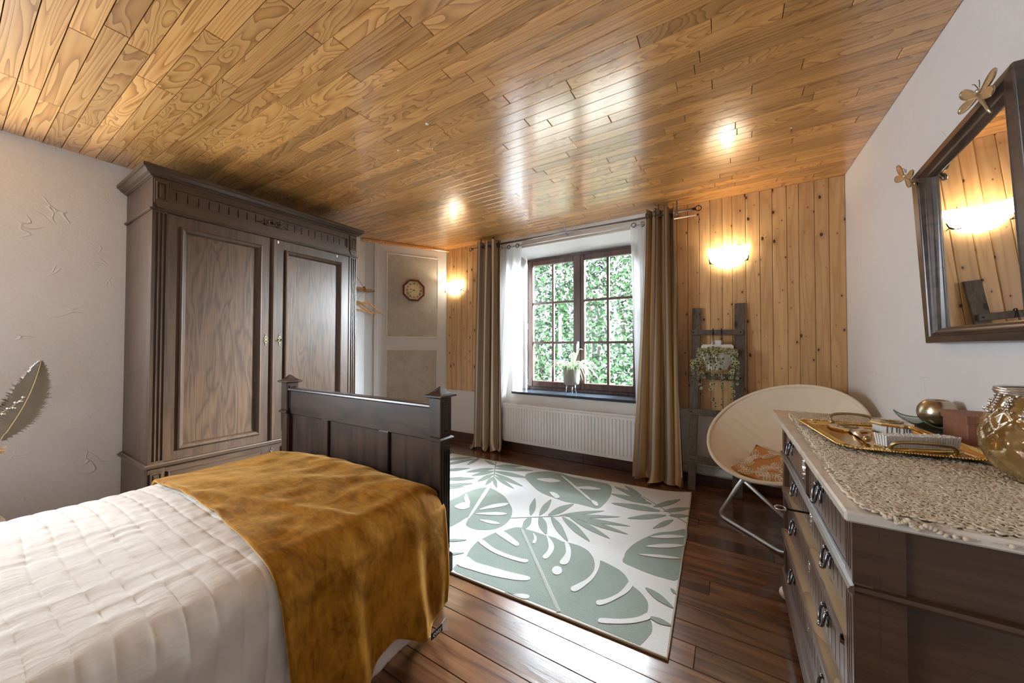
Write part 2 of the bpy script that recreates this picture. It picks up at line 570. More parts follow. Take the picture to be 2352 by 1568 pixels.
plain('chrome', (0.78, 0.79, 0.81), 0.14, 1.0, vary=0.03)
plain('steel_tube', (0.74, 0.76, 0.80), 0.36, 0.85, vary=0.03)
plain('key_bronze', (0.20, 0.165, 0.11), 0.4, 0.9, vary=0.3, nscale=90)
plain('rod_metal', (0.22, 0.22, 0.24), 0.28, 1.0, vary=0.05)
plain('black_metal', (0.025, 0.022, 0.022), 0.35, 0.8, vary=0.1)
plain('pewter', (0.20, 0.20, 0.22), 0.25, 1.0, vary=0.3, nscale=60)
plain('brass', (0.70, 0.46, 0.14), 0.2, 1.0, vary=0.15, nscale=30)
plain('old_brass', (0.36, 0.27, 0.13), 0.34, 1.0, vary=0.3, nscale=70)
plain('champagne_metal', (0.56, 0.50, 0.35), 0.36, 0.9, vary=0.2, nscale=90)
plain('tray_gold', (0.72, 0.46, 0.16), 0.13, 1.0, vary=0.08, nscale=9)
plain('silver_deco', (0.66, 0.65, 0.63), 0.2, 1.0, vary=0.15, nscale=60)
plain('cream_top', (0.72, 0.60, 0.42), 0.25, vary=0.08, nscale=20)
plain('bristle_white', (0.84, 0.82, 0.78), 0.6, vary=0.05, nscale=40)
plain('cord_brown', (0.30, 0.15, 0.05), 0.8, vary=0.2, nscale=60)
plain('wire_steel', (0.5, 0.5, 0.52), 0.3, 1.0)
plain('white_plastic', (0.78, 0.77, 0.74), 0.35, vary=0.02)
plain('black_fabric', (0.012, 0.012, 0.014), 0.8)
plain('white_print', (0.85, 0.85, 0.85), 0.7)
plain('clock_face', (0.78, 0.66, 0.40), 0.45, vary=0.03)
plain('clock_ink', (0.06, 0.045, 0.03), 0.6)
plain('bark', (0.12, 0.09, 0.065), 0.9, vary=0.4, nscale=20)
plain('bounce_ground', (0.72, 0.72, 0.68), 0.95, vary=0.3, nscale=3)
plain('outside_render', (0.6, 0.58, 0.55), 0.9)

# fabric-covered panel
t = NT('panel_fabric')
v = t.coords()
wv = t.noise(t.coords((60, 60, 600)), 1.0, 2.0)
wh = t.noise(t.coords((600, 600, 60)), 1.0, 2.0)
fb = t.math('ADD', t.math('MULTIPLY', wv, 0.5), t.math('MULTIPLY', wh, 0.5))
blot = t.noise(v, 8.0, 4.0, 0.6)
grit = t.noise(v, 110.0, 3.0, 0.7)
t.set(color=t.mix(t.ramp(t.math('ADD', t.math('MULTIPLY', fb, 0.35), t.math('ADD', t.math('MULTIPLY', grit, 0.40), t.math('MULTIPLY', blot, 0.25))), [(0.34, 0.0), (0.66, 1.0)]), (0.34, 0.315, 0.255), (0.72, 0.68, 0.59)), rough=0.9)
t.bump(fb, 0.3, 0.003)

# marble
t = NT('marble')
v = t.coords((1, 1, 1))
vein = t.ramp(t.noise(v, 3.0, 6.0, 0.6, 1.4), [(0.40, 0.0), (0.50, 1.0), (0.56, 0.0)])
cl = t.noise(v, 2.0, 3.0)
c = t.mix(cl, (0.60, 0.54, 0.46), (0.70, 0.65, 0.57))
c = t.mix(t.math('MULTIPLY', vein, 0.35), c, (0.36, 0.34, 0.31))
t.set(color=c, rough=0.16, coat=0.3)

# lace runner: crochet relief with real see-through holes
t = NT('lace')
v = t.coords((1, 1, 1))
d = t.voro(v, 70.0, 'DISTANCE_TO_EDGE')
d2 = t.voro(v, 20.0, 'F1')
hole = t.math('GREATER_THAN', d, 0.20)
fine = t.noise(v, 260.0, 2.0)
c = t.mix(fine, (0.56, 0.47, 0.35), (0.76, 0.68, 0.56))
t.set(color=c, rough=0.95)
h = t.math('ADD', t.math('MULTIPLY', t.math('SUBTRACT', 1.0, d), 1.0), t.math('ADD', t.math('MULTIPLY', fine, 0.5), t.math('MULTIPLY', d2, 1.2)))
t.bump(h, 0.9, 0.006)
tr = t.n('ShaderNodeBsdfTransparent')
mx = t.n('ShaderNodeMixShader')
t.l(hole, mx.inputs[0]); t.l(t.b.outputs[0], mx.inputs[1]); t.l(tr.outputs[0], mx.inputs[2]); t.l(mx.outputs[0], t.out.inputs[0])
plain('lace_thread', (0.66, 0.57, 0.44), 0.95, vary=0.12, nscale=120)

# velvet throw
t = NT('velvet')
v = t.coords()
crush = t.noise(v, 7.0, 4.0, 0.6, 0.9)
fine = t.noise(v, 220.0, 2.0)
streak = t.noise(t.coords((9, 26, 9)), 2.0, 5.0, 0.65, 0.6)
nap = t.ramp(t.math('ADD', t.math('MULTIPLY', crush, 0.55), t.math('MULTIPLY', streak, 0.45)), [(0.38, 0.0), (0.62, 1.0)])
c = t.mix(nap, (0.19, 0.073, 0.004), (0.45, 0.205, 0.018))
t.set(color=c, rough=0.82, spec=0.15, sheen=0.7, sheenr=0.35)
t.b.inputs['Sheen Tint'].default_value = (1.0, 0.62, 0.22, 1)
t.bump(t.math('ADD', t.math('MULTIPLY', crush, 1.0), t.math('MULTIPLY', fine, 0.05)), 0.4, 0.012)

# quilt
t = NT('quilt_cotton')
v = t.coords((1, 1, 1))
wr = t.noise(t.coords((34, 10, 22)), 1.0, 3.0, 0.55, 0.3)
fine = t.noise(v, 300.0, 2.0)
t.set(color=t.mix(wr, (0.64, 0.60, 0.54), (0.75, 0.72, 0.67)), rough=0.85, sheen=0.15)
t.bump(t.math('ADD', wr, t.math('MULTIPLY', fine, 0.03)), 0.5, 0.007)

# canvas chair cover
t = NT('canvas')
v = t.coords()
f = t.noise(v, 260.0, 2.0)
t.set(color=t.mix(t.noise(v, 3.0, 2.0), (0.68, 0.58, 0.44), (0.76, 0.67, 0.53)), rough=0.85)
t.bump(t.math('ADD', t.math('MULTIPLY', f, 0.2), t.noise(v, 9.0, 3.0)), 0.25, 0.01)
plain('cushion_cloth', (0.46, 0.20, 0.05), 0.85, vary=0.1)
plain('cushion_print', (0.74, 0.62, 0.46), 0.85, vary=0.05)

# rug
def rugmat(name, a, b):
    t = NT(name)
    v = t.coords()
    ck = t.n('ShaderNodeTexChecker'); ck.inputs['Scale'].default_value = 170.0
    t.l(v, ck.inputs['Vector'])
    n = t.noise(v, 160.0, 2.0)
    f = t.math('ADD', t.math('MULTIPLY', ck.outputs['Fac'], 0.5), t.math('MULTIPLY', n, 0.5))
    st = t.noise(v, 6.0, 3.0)
    t.set(color=t.mix(t.math('ADD', t.math('MULTIPLY', f, 0.6), t.math('MULTIPLY', st, 0.4)), a, b), rough=0.9)
    t.bump(f, 0.9, 0.004)
rugmat('rug_cream', (0.58, 0.57, 0.56), (0.78, 0.77, 0.76))
rugmat('rug_green', (0.16, 0.20, 0.17), (0.33, 0.37, 0.33))
rugmat('rug_gray', (0.30, 0.31, 0.28), (0.44, 0.45, 0.42))
rugmat('rug_edge', (0.36, 0.30, 0.22), (0.50, 0.43, 0.33))

# striped drapes: stripes follow the cloth, u is the metre along the cloth
t = NT('drape_stripe')
tc = t.n('ShaderNodeTexCoord')
sp = t.n('ShaderNodeSeparateXYZ'); t.l(tc.outputs['UV'], sp.inputs[0])
u = t.math('FRACT', t.math('MULTIPLY', sp.outputs[0], 2.2))
c = t.ramp(u, [(0.0, (0.28, 0.165, 0.070)), (0.20, (0.70, 0.63, 0.52)), (0.29, (0.15, 0.105, 0.068)), (0.44, (0.50, 0.44, 0.36)), (0.52, (0.44, 0.26, 0.085)), (0.70, (0.74, 0.67, 0.55)), (0.78, (0.26, 0.20, 0.14)), (0.90, (0.48, 0.33, 0.155))], 'CONSTANT')
vs = t.coords((1, 1, 1))
f = t.noise(vs, 240.0, 2.0)
c = t.mix(t.math('MULTIPLY', f, 0.25), c, (0.12, 0.08, 0.04))
t.set(color=c, rough=0.65, sheen=0.25)
t.bump(f, 0.15, 0.003)

# sheer curtain
t = NT('sheer')
t.set(color=(0.86, 0.87, 0.88), rough=0.9)
tl = t.n('ShaderNodeBsdfTranslucent'); tl.inputs[0].default_value = (0.9, 0.92, 0.95, 1)
tp = t.n('ShaderNodeBsdfTransparent')
m1 = t.n('ShaderNodeMixShader'); m1.inputs[0].default_value = 0.55
m2 = t.n('ShaderNodeMixShader')
lw = t.n('ShaderNodeTexNoise'); lw.inputs['Scale'].default_value = 160.0
t.l(t.coords(), lw.inputs['Vector'])
t.l(t.math('ADD', t.math('MULTIPLY', lw.outputs['Fac'], 0.2), 0.12), m2.inputs[0])
t.l(t.b.outputs[0], m1.inputs[1]); t.l(tl.outputs[0], m1.inputs[2])
t.l(m1.outputs[0], m2.inputs[1]); t.l(tp.outputs[0], m2.inputs[2]); t.l(m2.outputs[0], t.out.inputs[0])

# window glass: thin clear pane
t = NT('window_glass')
tp = t.n('ShaderNodeBsdfTransparent'); tp.inputs[0].default_value = (0.95, 0.97, 0.97, 1)
gl = t.n('ShaderNodeBsdfGlossy'); gl.inputs['Roughness'].default_value = 0.02
fr = t.n('ShaderNodeFresnel'); fr.inputs[0].default_value = 1.45
m = t.n('ShaderNodeMixShader')
t.l(t.math('MULTIPLY', fr.outputs[0], 0.8), m.inputs[0]); t.l(tp.outputs[0], m.inputs[1]); t.l(gl.outputs[0], m.inputs[2]); t.l(m.outputs[0], t.out.inputs[0])

# mirror
t = NT('mirror_glass'); t.set(color=(0.93, 0.94, 0.94), metal=1.0, rough=0.005)
# amber mercury glass
t = NT('amber_glass')
v = t.coords()
f = t.noise(v, 26.0, 3.0, 0.6)
cellc = t.voro(v, 24.0, out='Color')
sc_ = t.n('ShaderNodeSeparateColor'); t.l(cellc, sc_.inputs[0])
t.set(color=t.mix(t.math('MULTIPLY', f, sc_.outputs[0]), (0.20, 0.095, 0.018), (0.62, 0.46, 0.22)), rough=0.07, metal=0.35, coat=1.0, coatr=0.02)
# brushed gold ball
t = NT('brushed_gold')
f = t.noise(t.coords((3, 3, 160)), 1.0, 3.0)
t.set(color=t.mix(f, (0.30, 0.22, 0.14), (0.72, 0.62, 0.47)), metal=1.0, rough=0.26)
t.bump(f, 0.25, 0.003)
# clear plate glass
t = NT('plate_glass')
tp = t.n('ShaderNodeBsdfTransparent'); tp.inputs[0].default_value = (0.80, 0.90, 0.86, 1)
gl = t.n('ShaderNodeBsdfGlossy'); gl.inputs['Roughness'].default_value = 0.04
fr = t.n('ShaderNodeFresnel'); fr.inputs[0].default_value = 1.5
m = t.n('ShaderNodeMixShader')
t.l(t.math('ADD', t.math('MULTIPLY', fr.outputs[0], 0.9), 0.08, clamp=True), m.inputs[0]); t.l(tp.outputs[0], m.inputs[1]); t.l(gl.outputs[0], m.inputs[2]); t.l(m.outputs[0], t.out.inputs[0])
# box
t = NT('box_paper')
f = t.noise(t.coords((300, 300, 8)), 1.0, 3.0)
t.set(color=t.mix(f, (0.17, 0.062, 0.032), (0.34, 0.14, 0.072)), rough=0.6); t.bump(f, 0.5, 0.004)
# concrete pot
t = NT('concrete')
f = t.noise(t.coords(), 40.0, 4.0, 0.6)
t.set(color=t.mix(f, (0.22, 0.21, 0.19), (0.36, 0.34, 0.31)), rough=0.8); t.bump(f, 0.5, 0.004)

# leaves
def leafmat(name, c1, c2, transl=0.35, rnd=True, rough=0.4):
    t = NT(name)
    v = t.coords()
    f = t.noise(v, 14.0, 2.0)
    c = t.mix(f, c1, c2)
    t.set(color=c, rough=rough)
    tl = t.n('ShaderNodeBsdfTranslucent'); t.l(c, tl.inputs[0])
    m = t.n('ShaderNodeMixShader'); m.inputs[0].default_value = transl
    t.l(t.b.outputs[0], m.inputs[1]); t.l(tl.outputs[0], m.inputs[2]); t.l(m.outputs[0], t.out.inputs[0])
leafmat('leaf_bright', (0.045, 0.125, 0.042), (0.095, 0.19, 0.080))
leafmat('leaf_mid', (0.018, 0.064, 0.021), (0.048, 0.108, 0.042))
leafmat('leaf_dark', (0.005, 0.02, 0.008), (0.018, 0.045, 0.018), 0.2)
leafmat('leaf_glare', (0.24, 0.29, 0.23), (0.36, 0.39, 0.34))  # whitish leaf colour imitating overexposed glare on the hedge
leafmat('ivy_green', (0.030, 0.075, 0.018), (0.085, 0.15, 0.040), 0.15)
leafmat('ivy_cream', (0.50, 0.48, 0.27), (0.66, 0.63, 0.40), 0.2)
leafmat('spider_green', (0.10, 0.22, 0.06), (0.22, 0.36, 0.12), 0.3)
leafmat('spider_white', (0.62, 0.68, 0.50), (0.76, 0.80, 0.66), 0.3)
leafmat('ivy_stem', (0.14, 0.10, 0.04), (0.24, 0.18, 0.08), 0.0)
plain('dried_leaf', (0.085, 0.058, 0.032), 0.55, vary=0.35, nscale=50)
plain('dried_stem', (0.34, 0.24, 0.11), 0.5, vary=0.2, nscale=50)
plain('dried_flower', (0.42, 0.20, 0.06), 0.8, vary=0.3, nscale=60)
t = NT('basket_weave')
f = t.noise(t.coords((40, 40, 160)), 1.0, 3.0)
t.set(color=t.mix(f, (0.05, 0.028, 0.014), (0.20, 0.12, 0.065)), rough=0.8); t.bump(f, 0.6, 0.006)

# lamp glass
t = NT('lamp_glass')
v = t.coords()
t.set(color=(0.92, 0.86, 0.72), rough=0.3)
t.b.inputs['Emission Color'].default_value = (1.0, 0.90, 0.70, 1)
t.b.inputs['Emission Strength'].default_value = LAMP_EMIT
t = NT('bulb')
t.set(color=(1, 0.9, 0.7))
t.b.inputs['Emission Color'].default_value = (1.0, 0.84, 0.58, 1)
t.b.inputs['Emission Strength'].default_value = BULB_EMIT

# ================================================================== FLOOR
def plank(name, x0, x1, y0, y1, z, thick, mat, parent, up=1, ch=0.0025, chy=None):
    """one board with chamfered visible edges; up=+1: seen from above, -1: seen from below"""
    cx, cy = (x0 + x1) / 2, (y0 + y1) / 2
    a, b = (x1 - x0) / 2, (y1 - y0) / 2
    g = 0.0006 if up > 0 else 0.0012
    chy = ch if chy is None else chy
    a -= g; b -= g
    V, Fc = [], []
    for aa, bb, zz in ((a, b, -thick * up), (a, b, -ch * up), (a - ch, b - chy, 0)):
        V += [(-aa, -bb, zz), (aa, -bb, zz), (aa, bb, zz), (-aa, bb, zz)]
    for k in range(4):
        j = (k + 1) % 4
        Fc += [(k, j, 4 + j, 4 + k), (4 + k, 4 + j, 8 + j, 8 + k)]
    Fc += [(8, 9, 10, 11), (3, 2, 1, 0)]
    if up < 0: Fc = [f[::-1] for f in Fc]
    me = bpy.data.meshes.new(name)
    me.from_pydata(V, [], Fc)
    me.materials.append(M(mat))
    o = bpy.data.objects.new(name, me)
    COL.objects.link(o)
    o.parent = parent
    o.location = (cx, cy, z)
    return o


def rows(y0, y1, w, x0, x1, lo, hi, rng, first=None):
    out = []
    y = y1
    while y > y0 + 1e-4:
        ya = max(y0, y - w)
        x = x0 - rng.uniform(0, hi * .6)
        n0 = len(out)
        while x < x1:
            L = rng.uniform(lo, hi)
            a, b = max(x, x0), min(x + L, x1)
            if b - a > 0.05 or (b - a > 0.001 and len(out) == n0): out.append((a, b, ya, y))
            elif b - a > 0 and len(out) > n0: out[-1] = (out[-1][0], b, out[-1][2], out[-1][3])
            x += L
        y = ya
    return out


rng = random.Random(3)
fl = MB().box(XL - .1, XR + .1, YF - .1, YB + .1, -0.06, -0.022).build('floor', 'black_fabric')
tag(fl, 'dark red-brown varnished plank floor', None, kind='structure')
for a, b, c, d in rows(YF, YB + .02, 0.121, XL, XR, 1.3, 2.9, rng):
    plank('plank', a, b, c, d, 0.0, 0.022, 'floor_wood', fl, 1, 0.0018)

# ================================================================== CEILING
ceil = MB().box(XL - .1, XR + .1, YF - .1, YB + .12, ZC + 0.022, ZC + 0.08).build('ceiling', 'black_fabric')
tag(ceil, 'varnished orange-brown plank ceiling', None, kind='structure')
allp = rows(YF, YB, 0.0727, XL, XR, 0.45, 1.15, random.Random(11))
R_ = cam.matrix_world.to_3x3()
def seen_size(q):
    a, b, c, d = q
    tot, inside = 0.0, False
    pts = []
    for k in range(7):
        p = Vector((a + (b - a) * k / 6, (c + d) / 2, ZC - 1.2))
        l = R_.transposed() @ p
        if l.z < -0.05:
            x, y = CAM_F * l.x / -l.z, CAM_F * l.y / -l.z
            if abs(x) < 1230 and abs(y) < 840:
                inside = True
                tot += 1.0 / (l.z * l.z)
    return tot * (b - a) if inside else 0.0
allp.sort(key=seen_size, reverse=True)
for q in allp[:300]:
    plank('plank', q[0], q[1], q[2], q[3], ZC, 0.022, 'ceiling_wood', ceil, -1, 0.0022, 0.0008)
mb = MB()
for q in allp[300:]:
    mb.box(q[0] + .001, q[1] - .001, q[2] + .001, q[3] - .001, ZC, ZC + .022, 0.002)
mb.build('plank_rest', 'ceiling_wood', ceil, kind='stuff', label='ceiling planks further off')
# white plaster plugs left on the ceiling boards
for (x, y, r) in ((-1.47, 1.46, .011), (-1.83, 1.56, .007), (-1.62, 1.66, .005), (0.33, 2.60, .006)):
    MB().ball((x, y, ZC - .001), r, 8, 6, 0.5).build('filler_spot', 'white_plastic', ceil, smooth=True)

# ================================================================== WALLS
DA, DB = Vector((-3.69, 2.66, 0)), Vector((-3.17, 3.53, 0))
LY0, LY1, LZ0, LZ1 = -1.12, 0.0, .80, 2.25          # side window, out of the picture
wl = MB()
wl.box(XL - .12, XL, LY1, DB.y + .12, -0.06, ZC + .08).box(XL - .12, XL, YF - .12, LY0, -0.06, ZC + .08)
wl.box(XL - .12, XL, LY0, LY1, -0.06, LZ0).box(XL - .12, XL, LY0, LY1, LZ1, ZC + .08)
tag(wl.build('wall_left', 'plaster_left'), 'off-white trowelled plaster wall beside the wardrobe', kind='structure')
tag(MB().box(XR, XR + .12, YF - .12, YB + .42, -0.06, ZC + .08).build('wall_right', 'plaster_right'), 'white trowelled plaster wall behind the dresser', kind='structure')
# back wall with the window opening (reveal 0.30 deep, lintel slanting down to the frame)
OX0, OX1, OZ0, OZ1 = -2.15, -0.73, 0.665, 2.352
wb = MB()
wb.box(XL - .12, OX0, YB, YB + .40, -0.06, ZC + .08)
wb.box(OX1, XR + .12, YB, YB + .40, -0.06, ZC + .08)
wb.box(OX0, OX1, YB, YB + .40, -0.06, OZ0)
wb.prism([(YB, OZ1), (YB + .40, 2.275), (YB + .40, ZC + .08), (YB, ZC + .08)], OX0, OX1, 0)
wallb = tag(wb.build('wall_back', 'plaster_reveal'), 'white back wall with the window opening', kind='structure')
# pine boards nailed on the back wall, right of the window and left of it
def pine(x0, x1, n, z0, z1, rr):
    xs = [x0]
    for k in range(n): xs.append(x0 + (x1 - x0) * (k + 1 + (rr.uniform(-.1, .1) if k < n - 1 else 0)) / n)
    for a, b in zip(xs, xs[1:]):
        T = 0.018
        V, Fc = [], []
        w, h = (b - a) / 2 - 0.0008, (z1 - z0) / 2
        ch = 0.004
        for ww, hh, yy in ((w, h, 0), (w, h, -T + ch), (w - ch, h - .001, -T)):
            V += [(-ww, yy, -hh), (ww, yy, -hh), (ww, yy, hh), (-ww, yy, hh)]
        for k in range(4):
            j = (k + 1) % 4
            Fc += [(k, j, 4 + j, 4 + k), (4 + k, 4 + j, 8 + j, 8 + k)]
        Fc += [(8, 9, 10, 11), (3, 2, 1, 0)]
        me = bpy.data.meshes.new('board'); me.from_pydata(V, [], Fc); me.materials.append(M('pine_board'))
        o = bpy.data.objects.new('board', me); COL.objects.link(o); o.parent = wallb
        o.location = ((a + b) / 2, YB + .001, (z0 + z1) / 2)
rr = random.Random(5)
pine(-0.57, XR, 15, 0.655, ZC - .001, rr)
pine(DB.x + .004, -2.37, 9, 0.650, ZC - .001, rr)
tag(MB().box(XL - .12, XR + .12, YF - .12, YF, -0.06, ZC + .08).build('wall_front', 'plaster_left'), 'plaster wall behind the bed head', kind='structure')
# diagonal corner: a painted frame-and-fabric panel
DL = (DB - DA).length
DD = (DB - DA) / DL
DN = Vector((DD.y, -DD.x, 0))
TD = lambda u, z, w: (DA.x + DD.x * u + DN.x * w, DA.y + DD.y * u + DN.y * w, z)
wc = tag(MB(TD).box(-.08, DL + .02, -0.06, ZC + .02, -.10, 0.0).build('wall_corner', 'panel_paint', origin=DA), 'white painted diagonal corner wall with fabric panels', kind='structure')
mb = MB(TD).box(.105, .145, 0, ZC - .001, 0, .018, .003)
mb.build('edge_strip', 'panel_paint', wc)
for z0, z1, nm in ((1.33, 2.355, 'upper'), (0.12, 1.165, 'lower')):
    u0, u1 = .255, .878
    MB(TD).box(u0, u1, z0, z1, 0, .004).build('fabric_panel', 'panel_fabric', wc)
    fr = MB(TD).molding(u0 - .012, u1 + .012, z0 - .012, z1 + .012, [(0, 0), (0, .008), (.006, .011), (.012, .008), (.016, .004)]).build('bead_frame', 'panel_paint', wc)
    for k in range(7):
        zz = z0 + (z1 - z0) * (k + .3) / 6.6
        for uu in (u0 - .006, u1 + .006):
            MB(TD).box(uu - .005, uu + .005, zz - .005, zz + .005, .008, .014, .002).build('tack', 'white_plastic', fr)
    for k in range(4):
        uu = u0 + (u1 - u0) * (k + .3) / 3.6
        MB(TD).box(uu - .005, uu + .005, z1 + .001, z1 + .011, .008, .014, .002).build('tack', 'white_plastic', fr)
tag(MB(TD).box(-.03, 1.03, ZC - .035, ZC - .0005, 0.001, .05, .006).build('trim_1', 'ceiling_wood', origin=TD(.5, ZC, 0)), 'wooden ceiling strip over the diagonal corner', kind='structure')

# baseboard on the back wall
bb = tag(MB().box(-3.12, -0.66, YB - .016, YB - .0005, 0, 0.118, .004).build('baseboard_back', 'baseboard_wood'), 'dark brown skirting board under the radiator', kind='structure')
MB().box(-1.285, -1.278, YB - .0165, YB - .0145, 0.0, .115).build('joint', 'black_fabric', bb)
tag(MB().box(-0.655, XR - .001, YB - .016, YB - .0005, 0, 0.085, .004).build('baseboard_right', 'baseboard_wood'), 'dark brown skirting board behind the ladder', kind='structure')

# ================================================================== WINDOW
w1 = empty('window_1', (-1.44, YW, 0.69), 'dark brown casement window with twelve small panes', kind='structure')
FX0, FX1, FZ0, FZ1 = -2.125, -0.755, 0.690, 2.285
mb = MB()
for q in ((FX0, FX0 + .045, FZ0, FZ1), (FX1 - .045, FX1, FZ0, FZ1)): mb.box(q[0], q[1], YW, YW + .06, q[2], q[3], .004)
mb.box(FX0 + .045, FX1 - .045, YW, YW + .06, FZ0, FZ0 + .05, .004); mb.box(FX0 + .045, FX1 - .045, YW, YW + .06, FZ1 - .05, FZ1, .004)
mb.build('window_frame', 'window_wood', w1)
MX = -1.440
for k, (a, b) in enumerate(((FX0 + .030, MX - .004), (MX + .004, FX1 - .030))):
    z0, z1 = FZ0 + .035, FZ1 - .03
    sw = .062
    mb = MB()
    mb.box(a, a + sw, YW - .025, YW + .03, z0, z1, .006); mb.box(b - sw, b, YW - .025, YW + .03, z0, z1, .006)
    mb.box(a + sw, b - sw, YW - .0245, YW + .03, z0, z0 + sw + .01, .006); mb.box(a + sw, b - sw, YW - .0245, YW + .03, z1 - sw, z1, .006)
    sash = mb.build('sash', 'window_wood', w1)
    ga, gb, g0, g1 = a + sw, b - sw, z0 + sw + .01, z1 - sw
    mx = (ga + gb) / 2
    MB().box(mx - .013, mx + .013, YW - .012, YW + .02, g0, g1, .003).build('glazing_bar', 'window_wood', sash)
    zz = [g0, 1.258, 1.735, g1]
    for z in zz[1:3]:
        MB().box(ga, gb, YW - .0115, YW + .0195, z - .013, z + .013, .003).build('glazing_bar', 'window_wood', sash)
    for xx in ((ga, mx), (mx, gb)):
        for i in range(3):
            MB().box(xx[0] - .004, xx[1] + .004, YW + .002, YW + .006, zz[i] - .004, zz[i + 1] + .004).build('pane', 'window_glass', sash)
MB().box(MX - .022, MX + .022, YW - .036, YW - .024, FZ0 + .04, FZ1 - .035, .004).build('meeting_strip', 'window_wood', w1)
hd = MB().box(MX - .014, MX + .014, YW - .044, YW - .036, 1.18, 1.27, .004)
hd.tube([(MX, YW - .044, 1.235), (MX, YW - .075, 1.235), (MX, YW - .078, 1.22), (MX, YW - .078, 1.12)], .009, 8)
hd.build('window_handle', 'steel_tube', w1, label='grey lever handle')
for z in (.78, 1.46, 2.19):
    MB().tube([(FX0 + .022, YW - .014, z - .035), (FX0 + .022, YW - .014, z + .035)], .006, 8).build('hinge', 'steel_tube', w1)
sl = MB().box(OX0 + .002, OX1 - .002, YB - .035, YW + .02, 0.666, 0.692, .004)
tag(sl.build('window_sill', 'slate', w1), label='dark slate sill')

w2 = empty('window_2', (XL - .06, (LY0 + LY1) / 2, LZ0), 'side window by the bed head', kind='structure')
mb = MB()
for y in (LY0, (LY0 + LY1) / 2 - .03, LY1 - .06): mb.box(XL - .09, XL - .03, y, y + .06, LZ0, LZ1, .004)
for z in (LZ0, LZ1 - .06): mb.box(XL - .0895, XL - .0305, LY0, LY1, z, z + .06, .004)
mb.build('window_frame', 'window_wood', w2)

# ================================================================== WARDROBE  (front faces +x)
WFX = -3.10
TW = lambda u, v, w: (WFX + w, u, v)
wr = empty('wardrobe', (-3.38, 1.42, 0), 'large dark oak two-door wardrobe with fluted columns against the plaster wall', 'wardrobe')
WU0, WU1, WB = 0.70, 2.135, -0.572
# carcass: side panels, back, top
MB(TW).box(WU0, WU0 + .03, .46, 2.075, WB, -.03, .002).build('side_panel', 'dark_oak', wr)
MB(TW).box(WU1 - .03, WU1, .46, 2.075, WB, -.03, .002).build('side_panel', 'dark_oak', wr)
MB(TW).box(WU0 + .03, WU1 - .03, .46, 2.075, WB, WB + .02).build('back_panel', 'dark_oak', wr)
# fluted corner columns
for a, b in ((WU0, WU0 + .074), (WU1 - .074, WU1)):
    us = [a, a + .012]
    for k in range(3): us += [a + .012 + k * .0195 + .004, a + .012 + k * .0195 + .0155]
    us += [b]
    us = sorted(set(round(x, 5) for x in us))
    mb = MB(TW).cells(us, [.456, .475, 2.06, 2.075], lambda i, j: (-.003 if (j == 1 and i in (2, 4, 6)) else .006), -.03)
    mb.build('fluted_column', 'dark_oak', wr)
# doors
def wdoor(u0, u1, p0, p1, key):
    z0, z1 = .462, 2.068
    pz0, pz1 = .535, 1.985
    us, vs = [u0, p0, p1, u1], [z0, pz0, pz1, z1]
    d = MB(TW).cells(us, vs, lambda i, j: (-.016 if (i == 1 and j == 1) else 0.0), -.03).build('door', 'dark_oak', wr)
    MB(TW).box(p0 + .001, p1 - .001, pz0 + .001, pz1 - .001, -.018, -.0145).build('door_panel', 'panel_oak', d)
    MB(TW).molding(p0 - .012, p1 + .012, pz0 - .012, pz1 + .012, [(0, 0), (.002, .011), (.010, .015), (.018, .010), (.026, .004), (.036, -.0145)]).build('panel_moulding', 'dark_oak', d)
    ku = key
    kp = MB(TW)
    for (du, dv, r) in ((0, 0, .012), (0, .024, .009), (0, -.024, .009), (0, .042, .006), (0, -.042, .006), (.010, .012, .006), (-.010, .012, .006), (.010, -.012, .006), (-.010, -.012, .006)):
        kp.tube([(ku + du, 1.259 + dv, .0), (ku + du, 1.259 + dv, .004)], [r, r * .8], 8)
    kp.build('key_plate', 'key_bronze', d, label='dark bronze scrolled key plate')
    return d
UM = 1.402
wdoor(WU0 + .076, UM - .006, .848, 1.307, 1.352)
wdoor(UM + .006, WU1 - .076, 1.497, 1.970, 1.452)
ms = MB(lambda x, y, z: (WFX + y, x, z)).prism([(UM - .020, 0.0005), (UM - .016, .012), (UM - .006, .018), (UM + .008, .018), (UM + .016, .010), (UM + .020, 0.0005)], .466, 2.064, 2)
ms.build('meeting_moulding', 'dark_oak', wr)
for (u, v) in ((1.432, 2.062), (1.937, 2.060)):
    MB(TW).box(u - .006, u + .006, v - .024, v - .002, .001, .006, .002).build('felt_pad', 'white_plastic', wr)
# key in the left of the two middle key plates
k = empty('wardrobe_key', (WFX + .005, 1.452, 1.259), 'small dark key sticking out of the wardrobe lock', 'key')
MB(TW).tube([(1.452, 1.259, .004), (1.452, 1.259, .035)], .003, 8).build('key_shaft', 'black_metal', k)
MB(TW).tube([(1.452 + .011 * cos(a), 1.259 + .008 * sin(a), .040 + 0.004 * sin(a)) for a in [2 * pi * i / 12 for i in range(12)]], .0025, 6, closed=True).build('key_bow', 'black_metal', k)
